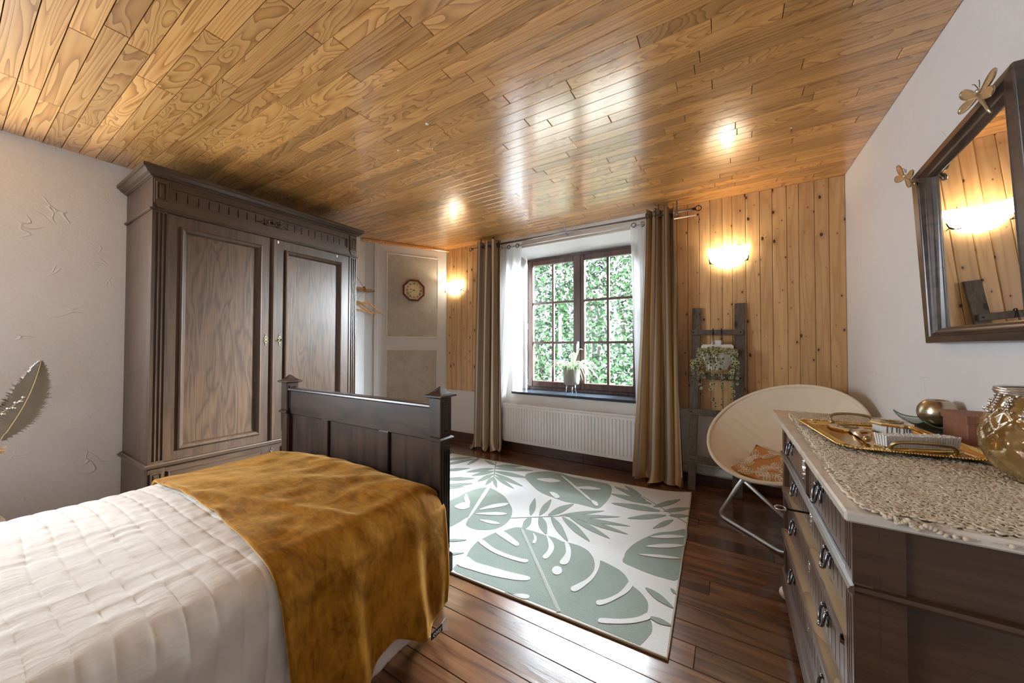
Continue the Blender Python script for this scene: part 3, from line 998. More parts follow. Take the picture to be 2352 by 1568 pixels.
# frieze
fz0, fz1 = 2.082, 2.282
a, b = WU0 + .085, WU1 - .085
gr = [a + .03 + (b - a - .06) * i / 21 for i in range(22)]
us = [WU0, WU0 + .012, a, a + .012]
for g in gr: us += [g - .0025, g + .0025]
us += [b - .012, b, WU1 - .012, WU1]
us = sorted(us)
vs = [fz0, 2.135, 2.150, 2.165, 2.222, 2.236, 2.246, fz1]
def dfz(i, j):
    uu = (us[i] + us[i + 1]) / 2
    if not (a < uu < b): return 0.006
    if j in (0, 6): return 0.006
    if j in (1, 5): return 0.006 if j == 1 else 0.006
    inside = a + .012 < uu < b - .012
    base = -.004 if inside else 0.006
    if any(abs(uu - g) < .0025 for g in gr) and j == 3 and inside: return -.016
    return base
MB(TW).cells(us, vs, dfz, WB).build('frieze', 'dark_oak_cross', wr)
for u in (WU0 + .040, WU1 - .040):
    q = MB(TW).box(u - .036, u + .036, 2.118, 2.272, .004, .016, .003).build('corner_block', 'dark_oak', wr)
    MB(TW).molding(u - .028, u + .028, 2.135, 2.255, [(0, .016), (.003, .022), (.010, .022), (.013, .017), (.020, .024), (.028, .024)]).build('raised_square', 'dark_oak', q)
    MB(TW).prism([(u - .030, 2.118), (u + .030, 2.118), (u + .018, 2.090), (u - .018, 2.090)], .006, .014, 2).build('drop_bracket', 'dark_oak', q)
# bow ornament
orn = MB(TW)
uc, vc = 1.405, 2.180
for s_ in (-1, 1):
    orn.tube(spline([(uc, vc, .004), (uc + s_ * .018, vc + .022, .012), (uc + s_ * .042, vc + .020, .012), (uc + s_ * .046, vc - .002, .010), (uc + s_ * .024, vc - .010, .010), (uc, vc, .008)], 5), .0055, 6)
    orn.tube(spline([(uc + s_ * .012, vc - .004, .006), (uc + s_ * .055, vc - .014, .010), (uc + s_ * .078, vc + .002, .008), (uc + s_ * .100, vc - .008, .008), (uc + s_ * .125, vc - .004, .004)], 5), [.006] * 16 + [.004] * 5, 6)
orn.ball((uc, vc, .008), .011, 10, 6)
orn.build('bow_ornament', 'dark_oak', wr, smooth=True, label='carved wooden ribbon bow')
# mouldings: below frieze and cornice  (profiles swept round the front and the two sides)
def girdle(name, prof, mat='dark_oak_cross', lab=None):
    mb = MB(TW)
    loops = []
    for off, z in prof:
        loops.append([mb.P((WU0 - off, z, WB)), mb.P((WU0 - off, z, off)), mb.P((WU1 + off, z, off)), mb.P((WU1 + off, z, WB))])
    for A, B in zip(loops, loops[1:]):
        for k_ in range(3): mb.F((A[k_], A[k_ + 1], B[k_ + 1], B[k_]))
        mb.F((A[3], A[0], B[0], B[3]))
    mb.F(loops[0][::-1]); mb.F(loops[-1])
    return mb.build(name, mat, wr)
girdle('frieze_moulding', [(.0, 2.070), (.006, 2.070), (.012, 2.074), (.014, 2.080), (.008, 2.085), (.004, 2.0855)])
girdle('cornice', [(.004, 2.2815), (.006, 2.284), (.014, 2.287), (.016, 2.292), (.030, 2.300), (.040, 2.312), (.046, 2.318), (.052, 2.320), (.054, 2.335), (.050, 2.345), (.0, 2.348)])
girdle('waist_moulding', [(.0, .430), (.010, .432), (.024, .436), (.026, .446), (.014, .452), (.010, .460), (.0, .461)])
# lower drawer case
lo = MB(TW).box(WU0 - .004, WU1 + .004, .10, .4305, WB, -.03).build('drawer_case', 'dark_oak_cross', wr)
for u in (WU0 + .036, WU1 - .036):
    q = MB(TW).box(u - .040, u + .040, .11, .4295, -.03, .014, .003).build('corner_block', 'dark_oak', wr)
    MB(TW).molding(u - .030, u + .030, .14, .405, [(0, .014), (.003, .021), (.010, .021), (.013, .015), (.020, .024), (.030, .024)]).build('raised_square', 'dark_oak', q)
a, b = WU0 + .085, WU1 - .085
MB(TW).box(a - .008, b + .008, .11, .4298, -.03, .004).build('drawer_surround', 'dark_oak_cross', wr)
for (d0, d1) in ((a + .01, UM - .075), (UM + .075, b - .01)):
    us = [d0, d0 + .05]
    n = 11
    for k_ in range(n):
        c_ = d0 + .06 + (d1 - d0 - .12) * k_ / (n - 1)
        us += [c_ - .004, c_ + .004]
    us += [d1 - .05, d1]
    us = sorted(set(us))
    dd = MB(TW).cells(us, [.15, .20, .33, .395], lambda i, j: (.006 if (j == 1 and (us[i + 1] - us[i]) < .009) else .016), .0035)
    dr = dd.build('drawer', 'dark_oak_cross', wr)
    MB(TW).molding(d0 - .006, d1 + .006, .144, .401, [(0, .004), (0, .012), (.006, .018), (.012, .016)]).build('drawer_moulding', 'dark_oak_cross', dr)
kp = MB(TW)
for (du, dv, r) in ((0, 0, .012), (0, .022, .008), (0, -.022, .008), (.010, .010, .006), (-.010, .010, .006)):
    kp.tube([(UM + du, .375 + dv, .004), (UM + du, .375 + dv, .009)], [r, r * .8], 8)
kp.build('key_plate', 'key_bronze', wr, label='dark bronze scrolled key plate')
girdle('plinth', [(.012, 0.0), (.028, 0.0), (.030, .075), (.024, .088), (.014, .095), (.006, .1005)])

# ================================================================== BED
bed = empty('bed', (-1.82, 0.2, 0), 'dark wooden bed with pointed corner posts and panelled footboard', 'bed')
PY0, PY1 = 1.200, 1.267
PR0, PR1, PL0, PL1 = -1.181, -1.114, -2.520, -2.453
def post(x0, x1):
    cx = (x0 + x1) / 2; cy = (PY0 + PY1) / 2; h = (x1 - x0) / 2
    p = MB().box(x0, x1, PY0, PY1, .245, .770, .004).build('post', 'bed_wood_upright', bed)
    # fluted side faces
    sgn = 1
    for sx, xx in ((1, x1), (-1, x0)):
        T = lambda u, v, w, xx=xx, sx=sx: (xx + sx * w, u, v)
        us = [PY0 + .008, PY0 + .016, PY0 + .024, PY0 + .030, PY0 + .038, PY0 + .044, PY0 + .052, PY1 - .008]
        us = sorted(us)
        MB(T).cells(us, [.27, .29, .725, .745], lambda i, j: (.0015 if (i % 2 == 1 and j == 1) else .006), 0.0).build('fluting', 'bed_wood_upright', p)
    b = MB().box(x0 - .004, x1 + .004, PY0 - .004, PY1 + .004, .786, .968, .004).build('post_block', 'bed_wood_upright', bed)
    for sx, xx in ((1, x1 + .004), (-1, x0 - .004)):
        T = lambda u, v, w, xx=xx, sx=sx: (xx + sx * w, u, v)
        MB(T).molding(PY0 + .010, PY1 - .010, .805, .948, [(0, 0), (.002, .005), (.008, .005), (.010, .001), (.014, .006), (.0235, .006)]).build('raised_panel', 'bed_wood_upright', b)
    MB().lathe([(.001, .768), ((h + .002) * 1.414, .768), ((h + .014) * 1.414, .773), ((h + .014) * 1.414, .780), ((h + .006) * 1.414, .787), (.001, .788)], 4, (cx, cy, 0), pi / 4, pi / 4 + 2 * pi).build('collar', 'bed_wood', bed)
    c = MB().lathe([(.001, .967), ((h + .010) * 1.414, .967), ((h + .020) * 1.414, .972), ((h + .020) * 1.414, .979), ((h + .004) * 1.414, .985), ((h - .008) * 1.414, .994), ((h - .020) * 1.414, 1.008), (.004, 1.018)], 4, (cx, cy, 0), pi / 4, pi / 4 + 2 * pi).build('pointed_cap', 'bed_wood', bed)
    tr = MB()
    for k_ in range(5):
        t_ = k_ / 4 - .5
        tr.tube([(cx + t_ * h * .9, cy - h * .95, .985), (cx + t_ * h * .35, cy - h * .3, 1.004 + .004 * (1 - abs(t_) * 2)), (cx, cy, 1.014)], [.004, .004, .003], 5)
    tr.build('carved_rays', 'bed_wood', c)
    MB().box(x0 - .012, x1 + .012, PY0 - .012, PY1 + .012, .155, .235, .006).build('base_block', 'bed_wood', bed)
    MB().lathe([(.001, .2), ((h + .012) * 1.38, .232), ((h + .004) * 1.414, .246), (.001, .2465)], 4, (cx, cy, 0), pi / 4, pi / 4 + 2 * pi).build('base_collar', 'bed_wood', bed)
    MB().lathe([(.001, .1555), (.036, .1555), (.038, .13), (.028, .06), (.022, .0), (.001, .0)], 12, (cx, cy, 0)).build('foot', 'bed_wood', bed, smooth=False)
post(PR0, PR1); post(PL0, PL1)
fy0, fy1 = 1.214, 1.252
MB().box(PL1 - .003, PR0 + .003, fy0, fy1, .765, .918, .004).build('top_rail', 'bed_wood', bed)
MB().prism([(fy0 - .010, .917), (fy0 - .014, .922), (fy0 - .012, .930), (fy0 - .004, .934), (fy1 + .004, .934), (fy1 + .012, .930), (fy1 + .014, .922), (fy1 + .010, .917)], PL1 + .0005, PR0 - .0005, 0).build('rail_cap', 'bed_wood', bed)
MB().box(PL1 - .003, PR0 + .003, fy0 + .014, fy1 - .010, .26, .766).build('footboard_panel', 'bed_wood_upright', bed)
for x0, x1 in ((-2.088, -2.020), (-1.564, -1.487)):
    MB().box(x0, x1, fy0 + .001, fy1 - .002, .26, .766, .004).build('stile', 'bed_wood_upright', bed)
MB().box(PL1 - .003, PR0 + .003, fy0, fy1, .20, .268, .004).build('bottom_rail', 'bed_wood', bed)
for x0, x1 in ((-1.172, -1.142), (-2.492, -2.462)):
    MB().box(x0, x1, -.85, PY0, .20, .34, .004).build('side_rail', 'bed_wood', bed)
MB().box(-2.40, -1.150, -.82, 1.195, .21, .475, .05).build('mattress', 'quilt_cotton', bed, smooth=False)
MB().box(-2.53, -1.11, -.90, -.85, .15, 1.15, .01).build('headboard', 'bed_wood', bed)
for x0 in (-2.53, -1.17): MB().box(x0, x0 + .06, -.91, -.84, 0, 1.2, .006).build('head_post', 'bed_wood_upright', bed)

# bed clothes: cross-section runs from the wardrobe side over the top and down the open side
BX0, BX1, BZT = -2.365, -1.085, .560
RC = .085
def section(s, off=0.0, drop0=.15, drop1=.075):
    """s in metres from the far hem; returns x, z, nx, nz"""
    segs = []
    hL = BZT - RC - drop0
    hR = BZT - RC - drop1
    wt = (BX1 - BX0) - 2 * RC
    q = pi / 2 * RC
    tot = hL + q + wt + q + hR
    d = s * tot
    if d < hL: x, z, nx, nz = BX0, drop0 + d, -1, 0
    elif d < hL + q:
        a = (d - hL) / RC; x, z, nx, nz = BX0 + RC - RC * cos(a), BZT - RC + RC * sin(a), -cos(a), sin(a)
    elif d < hL + q + wt:
        x, z, nx, nz = BX0 + RC + (d - hL - q), BZT, 0, 1
    elif d < hL + 2 * q + wt:
        a = (d - hL - q - wt) / RC; x, z, nx, nz = BX1 - RC + RC * sin(a), BZT - RC + RC * cos(a), sin(a), cos(a)
    else: x, z, nx, nz = BX1, BZT - RC - (d - hL - 2 * q - wt), 1, 0
    return x, z, nx, nz, d, tot

def dome(x, y):
    u = (x - BX0) / (BX1 - BX0)
    e = max(0.0, 1 - ((u - .5) / .5) ** 2)
    return .022 * e - .055 * max(0.0, .35 - u) * 1.2

def quilt_pt(a, b):
    y = -.86 + b * (1.165 + .86)
    x, z, nx, nz, d, tot = section(a, drop0=.16, drop1=.055)
    pitch = .056
    ph = (y + .007 * sin(d * 7) + .02) / pitch
    fr = abs(ph - math.floor(ph) - .5) * 2          # 0 mid .. 1 stitch line
    puff = .0036 * (1 - fr ** 6.0)
    wrk = (.0025 + .0050 * fr) * (vnoise(d * 34 + 2 * vnoise(y * 9, d * 5), y * 9, 1) - .5) + .006 * (vnoise(d * 6, y * 5, 2) - .5) + .0035 * (vnoise(d * 13, y * 30, 17) - .5)
    side = nx > .6
    if side: wrk += .012 * sin(y * 31 + 2 * sin(z * 9)) * (BZT - z) + .008 * (vnoise(y * 22, z * 16, 4) - .5)
    h = puff + wrk
    zz = z + (dome(x, y) if nz > .2 else 0)
    flare = .05 * max(0, .40 - z) ** 1.2 if nx > .5 else 0
    foot = max(0.0, (y - 1.06) / .11)
    zz -= .05 * foot * foot * (1 if nz > .3 else 0)
    return (x + nx * h + flare, y + (.010 * sin(d * 40) if b > .99 else 0), max(.03, zz + nz * h))
q = MB().sheet(quilt_pt, 240, 500).build('quilt', 'quilt_cotton', origin=(-1.72, .15, .05), smooth=True, solid=.010)
tag(q, 'cream quilted bedspread with stitched channels covering the bed', 'bedspread')

def thr_edge(d, tot):
    """y of the throw's near edge along the cross-section"""
    u = d / tot
    return .515 + .035 * (1 - u) - .05 * max(0, u - .55) * 1.1 + .010 * sin(d * 7)
def throw_pt(a, b):
    x, z, nx, nz, d, tot = section(.02 + a * .98, drop0=.16, drop1=.098)
    y0 = thr_edge(d, tot)
    y1 = 1.188
    y = y0 + b * (y1 - y0)
    h = .027
    if nx > .35:
        k_ = (BZT - z) / BZT
        y += .030 * k_ * (1 - b) * 1.5
        f1 = sin((y - .46) * 25 + 1.6 * sin(z * 5)) * .024 + sin((y - .3) * 47 + z * 4) * .010
        h += (f1 + .020) * min(1, k_ * 1.5) + .012 * k_
        if b < .16: h += .022 * k_ * cos(b / .16 * pi / 2)
    wr_ = .020 * (vnoise(x * 6 + 1.5 * vnoise(x * 3, y * 3, 9), y * 7, 5) - .5) + .010 * (vnoise(x * 15, y * 17, 6) - .5)
    if nz > .3: h += wr_ + .008 * math.exp(-((y - .60 - .35 * (x + 1.7)) / .03) ** 2) - .004
    else: h += wr_ * .6
    edge = min(b, 1 - b) * (y1 - y0)
    if edge < .02: h += .003 * cos(edge / .02 * pi / 2)
    zz = z + (dome(x, y) if nz > .2 else 0)
    foot = max(0.0, (y - 1.05) / .14)
    zz -= .045 * foot ** 2 * (1 if nz > .3 else .0)
    if nx > .5: x -= .030 * foot ** 2
    hem = .035 * sin(y * 9 + .8) + .02 * sin(y * 23)
    if nx > .9: zz += hem * ((BZT - z) / BZT) * .9
    return (x + nx * h, y, max(.045, zz + nz * h))
th = MB().sheet(throw_pt, 210, 110).build('throw_blanket', 'velvet', origin=(-1.72, .85, .05), smooth=True, solid=.012)
tag(th, 'ochre velvet throw draped over the foot of the bed', 'blanket')
# sewn label at the hem
tl = MB()
LP = Vector((-.988, 1.050, .078))
tl.box(LP.x - .003, LP.x + .001, LP.y - .030, LP.y + .030, LP.z - .016, LP.z + .012, .001)
tl.build('care_label', 'black_fabric', th, label='black woven label with white lettering')
wl_ = MB().prism([(LP.y + .028, LP.z + .012), (LP.y + .052, LP.z + .020), (LP.y + .062, LP.z - .018), (LP.y + .066, LP.z - .040), (LP.y + .036, LP.z - .022)], LP.x - .003, LP.x - .001, 0)
wl_.build('wash_label', 'white_print', th, label='white wash label')
fc = bpy.data.curves.new('label_lettering', 'FONT'); fc.body = 'cosy'; fc.size = .026; fc.align_x = 'CENTER'; fc.align_y = 'CENTER'; fc.extrude = .0004
fo = lettering('label_lettering', fc, 'white_print')
fo.parent = th
fo.location = LP - th.location + Vector((.0018, 0, 0))
fo.rotation_euler = (pi / 2, 0, pi / 2)

# ================================================================== DRESSER (front faces -x)
DX = .224
TDs = lambda u, v, w: (DX - w, u, v)
DU0, DU1 = 1.010, 2.115
ds = empty('dresser', (.49, 1.56, 0), 'dark carved chest of drawers with a marble top against the white wall', 'dresser')
DBK = -(XR - .012 - DX)
MB(TDs).box(DU0 + .02, DU1 - .02, .10, .862, DBK, -.035).build('carcass', 'dresser_side_wood', ds)
# near side: upper panel, moulding, lower panel, corner stile
sd = MB().box(DX + .03, XR - .013, DU0 + .006, DU0 + .022, .705, .862).build('side_panel', 'dresser_side_wood', ds)
MB().box(DX + .03, XR - .013, DU0 + .012, DU0 + .022, .15, .690).build('side_panel', 'dresser_side_wood', ds)
MB().prism([(DU0 + .010, .688), (DU0 - .008, .692), (DU0 - .012, .699), (DU0 - .008, .706), (DU0 + .010, .711)], DX - .004, XR - .013, 0).build('side_moulding', 'dresser_side_wood', ds)
MB().box(DX + .52 - .06, XR - .013, DU0 + .002, DU0 + .021, .15, .690, .003).build('side_stile', 'dresser_side_wood', ds)
# front corner columns with flutes, both ends
for a, b in ((DU0, DU0 + .055), (DU1 - .055, DU1)):
    us = [a, a + .012, a + .019, a + .026, a + .033, a + .040, a + .047, b]
    for (z0, z1) in ((.165, .690), (.708, .862)):
        MB(TDs).cells(us, [z0, z0 + .02, z1 - .02, z1], lambda i, j: (-.006 if (j == 1 and i in (1, 3, 5)) else .004), -.036).build('fluted_column', 'dresser_wood', ds)
    MB().box(DX + .0355, DX + .075, a if a == DU0 else b - .03, (a + .03) if a == DU0 else b, .165, .862).build('column_side', 'dresser_side_wood', ds)
    MB().box(DX - .003, DX + .036, a - .0005 if a == DU0 else b - .002, (a + .002) if a == DU0 else b + .0005, .165, .862).build('column_side', 'dresser_side_wood', ds)
def dgirdle(name, prof, mat='dresser_wood'):
    mb = MB(TDs)
    loops = []
    for off, z in prof:
        loops.append([mb.P((DU0 - off, z, DBK)), mb.P((DU0 - off, z, off)), mb.P((DU1 + off, z, off)), mb.P((DU1 + off, z, DBK))])
    for A, B in zip(loops, loops[1:]):
        for k_ in range(4): mb.F((A[k_], A[(k_ + 1) % 4], B[(k_ + 1) % 4], B[k_]))
    mb.F(loops[0][::-1]); mb.F(loops[-1])
    return mb.build(name, mat, ds)
MB(lambda u, w, z: (DX - w, u, z)).box(DU0 - .004, DU1 + .010, -.03, .006, .688, .710, .004).build('waist_rail', 'dresser_wood', ds)
mm = MB(lambda d, w, z: (DX - w, d, z)).prism([(.004, .690), (.012, .694), (.014, .700), (.010, .706), (.004, .709)], DU0 - .012, DU1 + .012, 0)
mm.build('waist_moulding', 'dresser_wood', ds)
dgirdle('plinth', [(.004, .070), (.012, .070), (.014, .140), (.010, .152), (.004, .160), (.0, .166)])
for (x, y) in ((.27, 2.09), (.27, 1.04), (.69, 2.09), (.69, 1.04)):
    MB().ball((x if x > .5 else .232, y + (.045 if y > 2 else 0), .030), .030, 12, 8).build('ball_foot', 'white_plastic', ds, smooth=True, label='small white ball foot')
    MB().tube([(x if x > .5 else .232, y + (.045 if y > 2 else 0), .045), (x if x > .5 else .240, y + (.02 if y > 2 else 0), .078)], .012, 8).build('foot_stem', 'dresser_wood', ds)
def bail(u, v, w, parent):
    """ornate drop handle"""
    h = MB(TDs)
    for s_ in (-1, 1):
        h.ball((u + s_ * .020, v + .012, w + .010), .006, 8, 6)
        h.tube([(u + s_ * .020, v + .012, w), (u + s_ * .020, v + .012, w + .010)], .004, 6)
        h.tube(spline([(u + s_ * .004, v + .018, w + .003), (u + s_ * .014, v + .030, w + .004), (u + s_ * .030, v + .024, w + .004), (u + s_ * .030, v + .008, w + .004), (u + s_ * .022, v + .004, w + .004)], 4), .0028, 5)
        h.tube(spline([(u + s_ * .002, v + .018, w + .003), (u + s_ * .006, v + .034, w + .005), (u, v + .042, w + .004)], 4), .0028, 5)
        h.tube(spline([(u + s_ * .002, v + .010, w + .003), (u + s_ * .008, v - .012, w + .004), (u, v - .034, w + .004)], 4), .0025, 5)
    h.build('back_plate', 'pewter', parent, smooth=True)
    g = MB(TDs)
    g.tube(spline([(u - .020, v + .012, w + .012), (u - .024, v - .004, w + .016), (u - .018, v - .024, w + .019), (u, v - .032, w + .020), (u + .018, v - .024, w + .019), (u + .024, v - .004, w + .016), (u + .020, v + .012, w + .012)], 5), .0042, 7)
    g.ball((u, v - .032, w + .020), .0075, 8, 6)
    g.build('drop_handle', 'pewter', parent, smooth=True, label='dark metal drop handle')
def escutcheon(u, v, w, parent):
    e = MB(TDs)
    for (du, dv, r) in ((0, 0, .010), (0, .022, .0075), (0, -.022, .0075), (0, .038, .005), (0, -.038, .005), (.009, .011, .005), (-.009, .011, .005), (.009, -.011, .005), (-.009, -.011, .005)):
        e.tube([(u + du, v + dv, w), (u + du, v + dv, w + .004)], [r, r * .75], 7)
    e.build('key_plate', 'silver_deco', parent, label='silvery scrolled key plate')
def drawer(u0, u1, v0, v1, face, lip, handles, esc, n):
    hgt = v1 - v0
    us = [u0]
    cs = [u0 + .035 + (u1 - u0 - .07) * k_ / (n - 1) for k_ in range(n)]
    for c_ in cs: us += [c_ - .0022, c_ + .0022]
    us += [u1]
    vs = [v0, v0 + hgt * .12, v0 + hgt * .62, v1 - .012, v1]
    us = sorted(us)
    def dep(i, j):
        if (us[i + 1] - us[i]) < .005 and j in (1, 2): return face - .009 if (j == 1 or True) else face
        return face
    d = MB(TDs).cells(us, vs[:-1], dep, -.034).build('drawer', 'dresser_wood', ds)
    MB(lambda a_, w, z: (DX - w, a_, z)).prism([(-.034, v1 - .012), (lip, v1 - .012), (lip + .003, v1 - .006), (lip, v1), (-.034, v1)], u0, u1, 0).build('drawer_lip', 'raw_wood' if lip > face + .004 else 'dresser_wood', d)
    if lip > face + .004:
        MB(lambda a_, w, z: (DX - w, a_, z)).prism([(lip - .004, v1 - .024), (lip + .0035, v1 - .020), (lip + .0045, v1 - .008), (lip + .003, v1 + .0005), (lip - .001, v1 + .001), (lip - .004, v1 - .012)], u0, u1, 0).build('lip_moulding', 'dresser_wood', d)
    for hu in handles: bail(hu, (v0 + v1) / 2 + .005, face, d)
    if esc: escutcheon(esc, (v0 + v1) / 2 + .01, face, d)
    return d
DUM = (DU0 + DU1) / 2
drawer(DU0 + .058, DUM - .040, .712, .858, -.004, -.004, [1.330], None, 11)
drawer(DUM + .040, DU1 - .058, .712, .858, -.004, -.004, [1.855], None, 11)
us = [DUM - .038, DUM - .026, DUM - .018, DUM - .010, DUM - .004, DUM + .004, DUM + .010, DUM + .018, DUM + .026, DUM + .038]
cp = MB(TDs).cells(us, [.712, .735, .835, .858], lambda i, j: (-.010 if (j == 1 and i in (1, 3, 5, 7)) else .004), -.034).build('centre_block', 'dresser_wood', ds)
escutcheon(DUM, .79, .004, cp)
drawer(DU0 + .058, DU1 - .058, .566, .686, -.014, -.014, [1.285, 1.835], DUM, 24)
drawer(DU0 + .058, DU1 - .058, .372, .560, -.008, .010, [1.285, 1.835], DUM, 24)
drawer(DU0 + .058, DU1 - .058, .168, .366, -.004, .014, [1.285, 1.835], DUM, 24)
# marble slab
mb = MB().box(.191, XR - .003, .923, 2.236, .864, .885, .004)
mb.build('marble_top', 'marble', ds, label='cream veined marble slab')
kk = empty('drawer_key', (DX + .012, DUM, .636), 'steel key sticking out of the second dresser drawer', 'key')
KT = lambda u, v, w: (DX - w, u, v)
MB(KT).tube([(DUM, .636, -.012), (DUM, .636, .052)], .0035, 8).build('key_shaft', 'black_metal', kk)
MB(KT).tube([(DUM + .009 * sin(a), .636 + .004 * sin(a), .068 + .016 * cos(a)) for a in [2 * pi * i / 16 for i in range(16)]], .003, 6, closed=True).build('key_bow', 'silver_deco', kk, smooth=True)

# traced outlines of the woven leaves, in metres on the floor
RUG_MONSTERA= [[(-1.214, 2.014), (-1.168, 2.039), (-1.114, 2.039), (-1.061, 2.04), (-0.998, 2.038), (-0.929, 2.04), (-0.874, 2.026), (-0.83, 2.034), (-0.766, 2.036), (-0.704, 2.012), (-0.656, 1.959), (-0.633, 1.918), (-0.618, 1.958), (-0.559, 1.948), (-0.499, 1.927), (-0.456, 1.89), (-0.434, 1.851), (-0.415, 1.837), (-0.371, 1.809), (-0.334, 1.768), (-0.32, 1.728), (-0.316, 1.683), (-0.301, 1.658), (-0.287, 1.629), (-0.28, 1.587), (-0.289, 1.543), (-0.305, 1.496), (-0.317, 1.488), (-0.434, 1.487), (-0.626, 1.482), (-0.806, 1.477), (-1.005, 1.467), (-1.241, 1.458), (-1.277, 1.499), (-1.271, 1.541), (-1.281, 1.599), (-1.297, 1.639), (-1.313, 1.7), (-1.318, 1.756), (-1.309, 1.797), (-1.288, 1.886), (-1.255, 1.931)], [(-1.833, 2.017), (-1.841, 2.194), (-1.833, 2.332), (-1.781, 2.443), (-1.725, 2.47), (-1.631, 2.44), (-1.527, 2.388), (-1.424, 2.298), (-1.358, 2.226), (-1.307, 2.128), (-1.288, 2.032), (-1.298, 1.959), (-1.338, 1.901), (-1.405, 1.864), (-1.468, 1.861), (-1.513, 1.882), (-1.54, 1.936), (-1.555, 1.988), (-1.57, 1.941), (-1.571, 1.858), (-1.612, 1.776)], [(-1.598, 2.842), (-1.62, 2.938), (-1.549, 3.037), (-1.458, 3.102), (-1.338, 3.103), (-1.24, 3.076), (-1.091, 3.084), (-0.96, 3.085), (-0.893, 3.076), (-0.847, 3.011), (-0.813, 2.86), (-0.809, 2.707), (-0.825, 2.582), (-0.888, 2.571), (-0.979, 2.572), (-1.078, 2.556), (-1.172, 2.575), (-1.271, 2.595), (-1.378, 2.648), (-1.506, 2.756)], [(-0.233, 2.577), (-0.315, 2.509), (-0.392, 2.441), (-0.451, 2.334), (-0.496, 2.221), (-0.515, 2.12), (-0.512, 2.072), (-0.505, 2.012), (-0.438, 1.993), (-0.362, 1.982), (-0.292, 1.984), (-0.223, 2.016), (-0.228, 2.263)]]
RUG_SLITS= [[(-1.284, 1.896), (-1.248, 1.935), (-1.148, 1.896), (-1.09, 1.865), (-1.081, 1.839), (-1.102, 1.833), (-1.189, 1.86)], [(-1.312, 1.752), (-1.299, 1.783), (-1.197, 1.745), (-1.089, 1.734), (-0.997, 1.741), (-0.964, 1.749), (-0.955, 1.732), (-0.98, 1.712), (-1.088, 1.702), (-1.194, 1.711)], [(-1.274, 1.509), (-1.277, 1.593), (-1.198, 1.578), (-1.091, 1.591), (-0.989, 1.604), (-0.895, 1.624), (-0.877, 1.614), (-0.88, 1.596), (-0.931, 1.567), (-1.05, 1.532), (-1.169, 1.514)], [(-0.936, 1.464), (-0.903, 1.464), (-0.856, 1.495), (-0.821, 1.503), (-0.817, 1.482), (-0.848, 1.467)], [(-1.074, 2.017), (-1.033, 1.986), (-1.01, 1.942), (-1.01, 1.914), (-1.025, 1.918), (-1.037, 1.964)], [(-0.989, 2.037), (-0.941, 2.003), (-0.898, 1.955), (-0.878, 1.897), (-0.875, 1.824), (-0.89, 1.807), (-0.908, 1.82), (-0.907, 1.871), (-0.919, 1.924), (-0.95, 1.979)], [(-0.861, 2.03), (-0.828, 2.017), (-0.788, 1.952), (-0.763, 1.869), (-0.765, 1.822), (-0.79, 1.81), (-0.805, 1.828), (-0.805, 1.875), (-0.813, 1.937)], [(-0.762, 1.762), (-0.78, 1.783), (-0.8, 1.782), (-0.813, 1.762), (-0.808, 1.733), (-0.79, 1.713), (-0.77, 1.715), (-0.758, 1.733)], [(-0.646, 1.957), (-0.622, 1.964), (-0.602, 1.892), (-0.598, 1.796), (-0.615, 1.714), (-0.637, 1.651), (-0.659, 1.641), (-0.671, 1.661), (-0.653, 1.703), (-0.626, 1.765), (-0.617, 1.854)], [(-0.436, 1.856), (-0.413, 1.844), (-0.422, 1.777), (-0.451, 1.713), (-0.482, 1.655), (-0.512, 1.618), (-0.529, 1.619), (-0.532, 1.641), (-0.501, 1.671), (-0.463, 1.735), (-0.445, 1.8)], [(-0.315, 1.684), (-0.298, 1.66), (-0.317, 1.629), (-0.367, 1.581), (-0.436, 1.537), (-0.483, 1.516), (-0.491, 1.529), (-0.482, 1.545), (-0.41, 1.583), (-0.348, 1.634)], [(-1.751, 2.454), (-1.721, 2.455), (-1.556, 2.0), (-1.575, 2.001)], [(-1.565, 2.093), (-1.525, 2.222), (-1.44, 2.303), (-1.437, 2.247), (-1.491, 2.172)], [(-1.553, 2.027), (-1.436, 2.13), (-1.351, 2.151), (-1.401, 2.095)], [(-1.822, 2.271), (-1.697, 2.159), (-1.67, 2.104), (-1.768, 2.176)], [(-1.752, 2.039), (-1.735, 2.136), (-1.651, 2.101), (-1.667, 2.036)], [(-1.476, 1.975), (-1.38, 2.011), (-1.316, 2.003), (-1.376, 1.971)], [(-1.311, 3.032), (-1.28, 3.026), (-0.951, 2.727), (-0.96, 2.705)], [(-1.259, 2.652), (-1.213, 2.664), (-1.15, 2.614), (-1.17, 2.57)], [(-1.121, 2.843), (-1.027, 2.937), (-0.913, 2.935), (-1.004, 2.872)], [(-1.483, 2.851), (-1.379, 2.935), (-1.273, 2.919), (-1.35, 2.844)], [(-0.916, 2.686), (-0.865, 2.672), (-0.841, 2.614), (-0.877, 2.621)], [(-0.432, 2.233), (-0.325, 2.33), (-0.23, 2.366), (-0.319, 2.283)], [(-0.43, 2.357), (-0.325, 2.452), (-0.233, 2.479), (-0.327, 2.401)], [(-0.451, 2.126), (-0.337, 2.188), (-0.234, 2.211), (-0.332, 2.158)]]
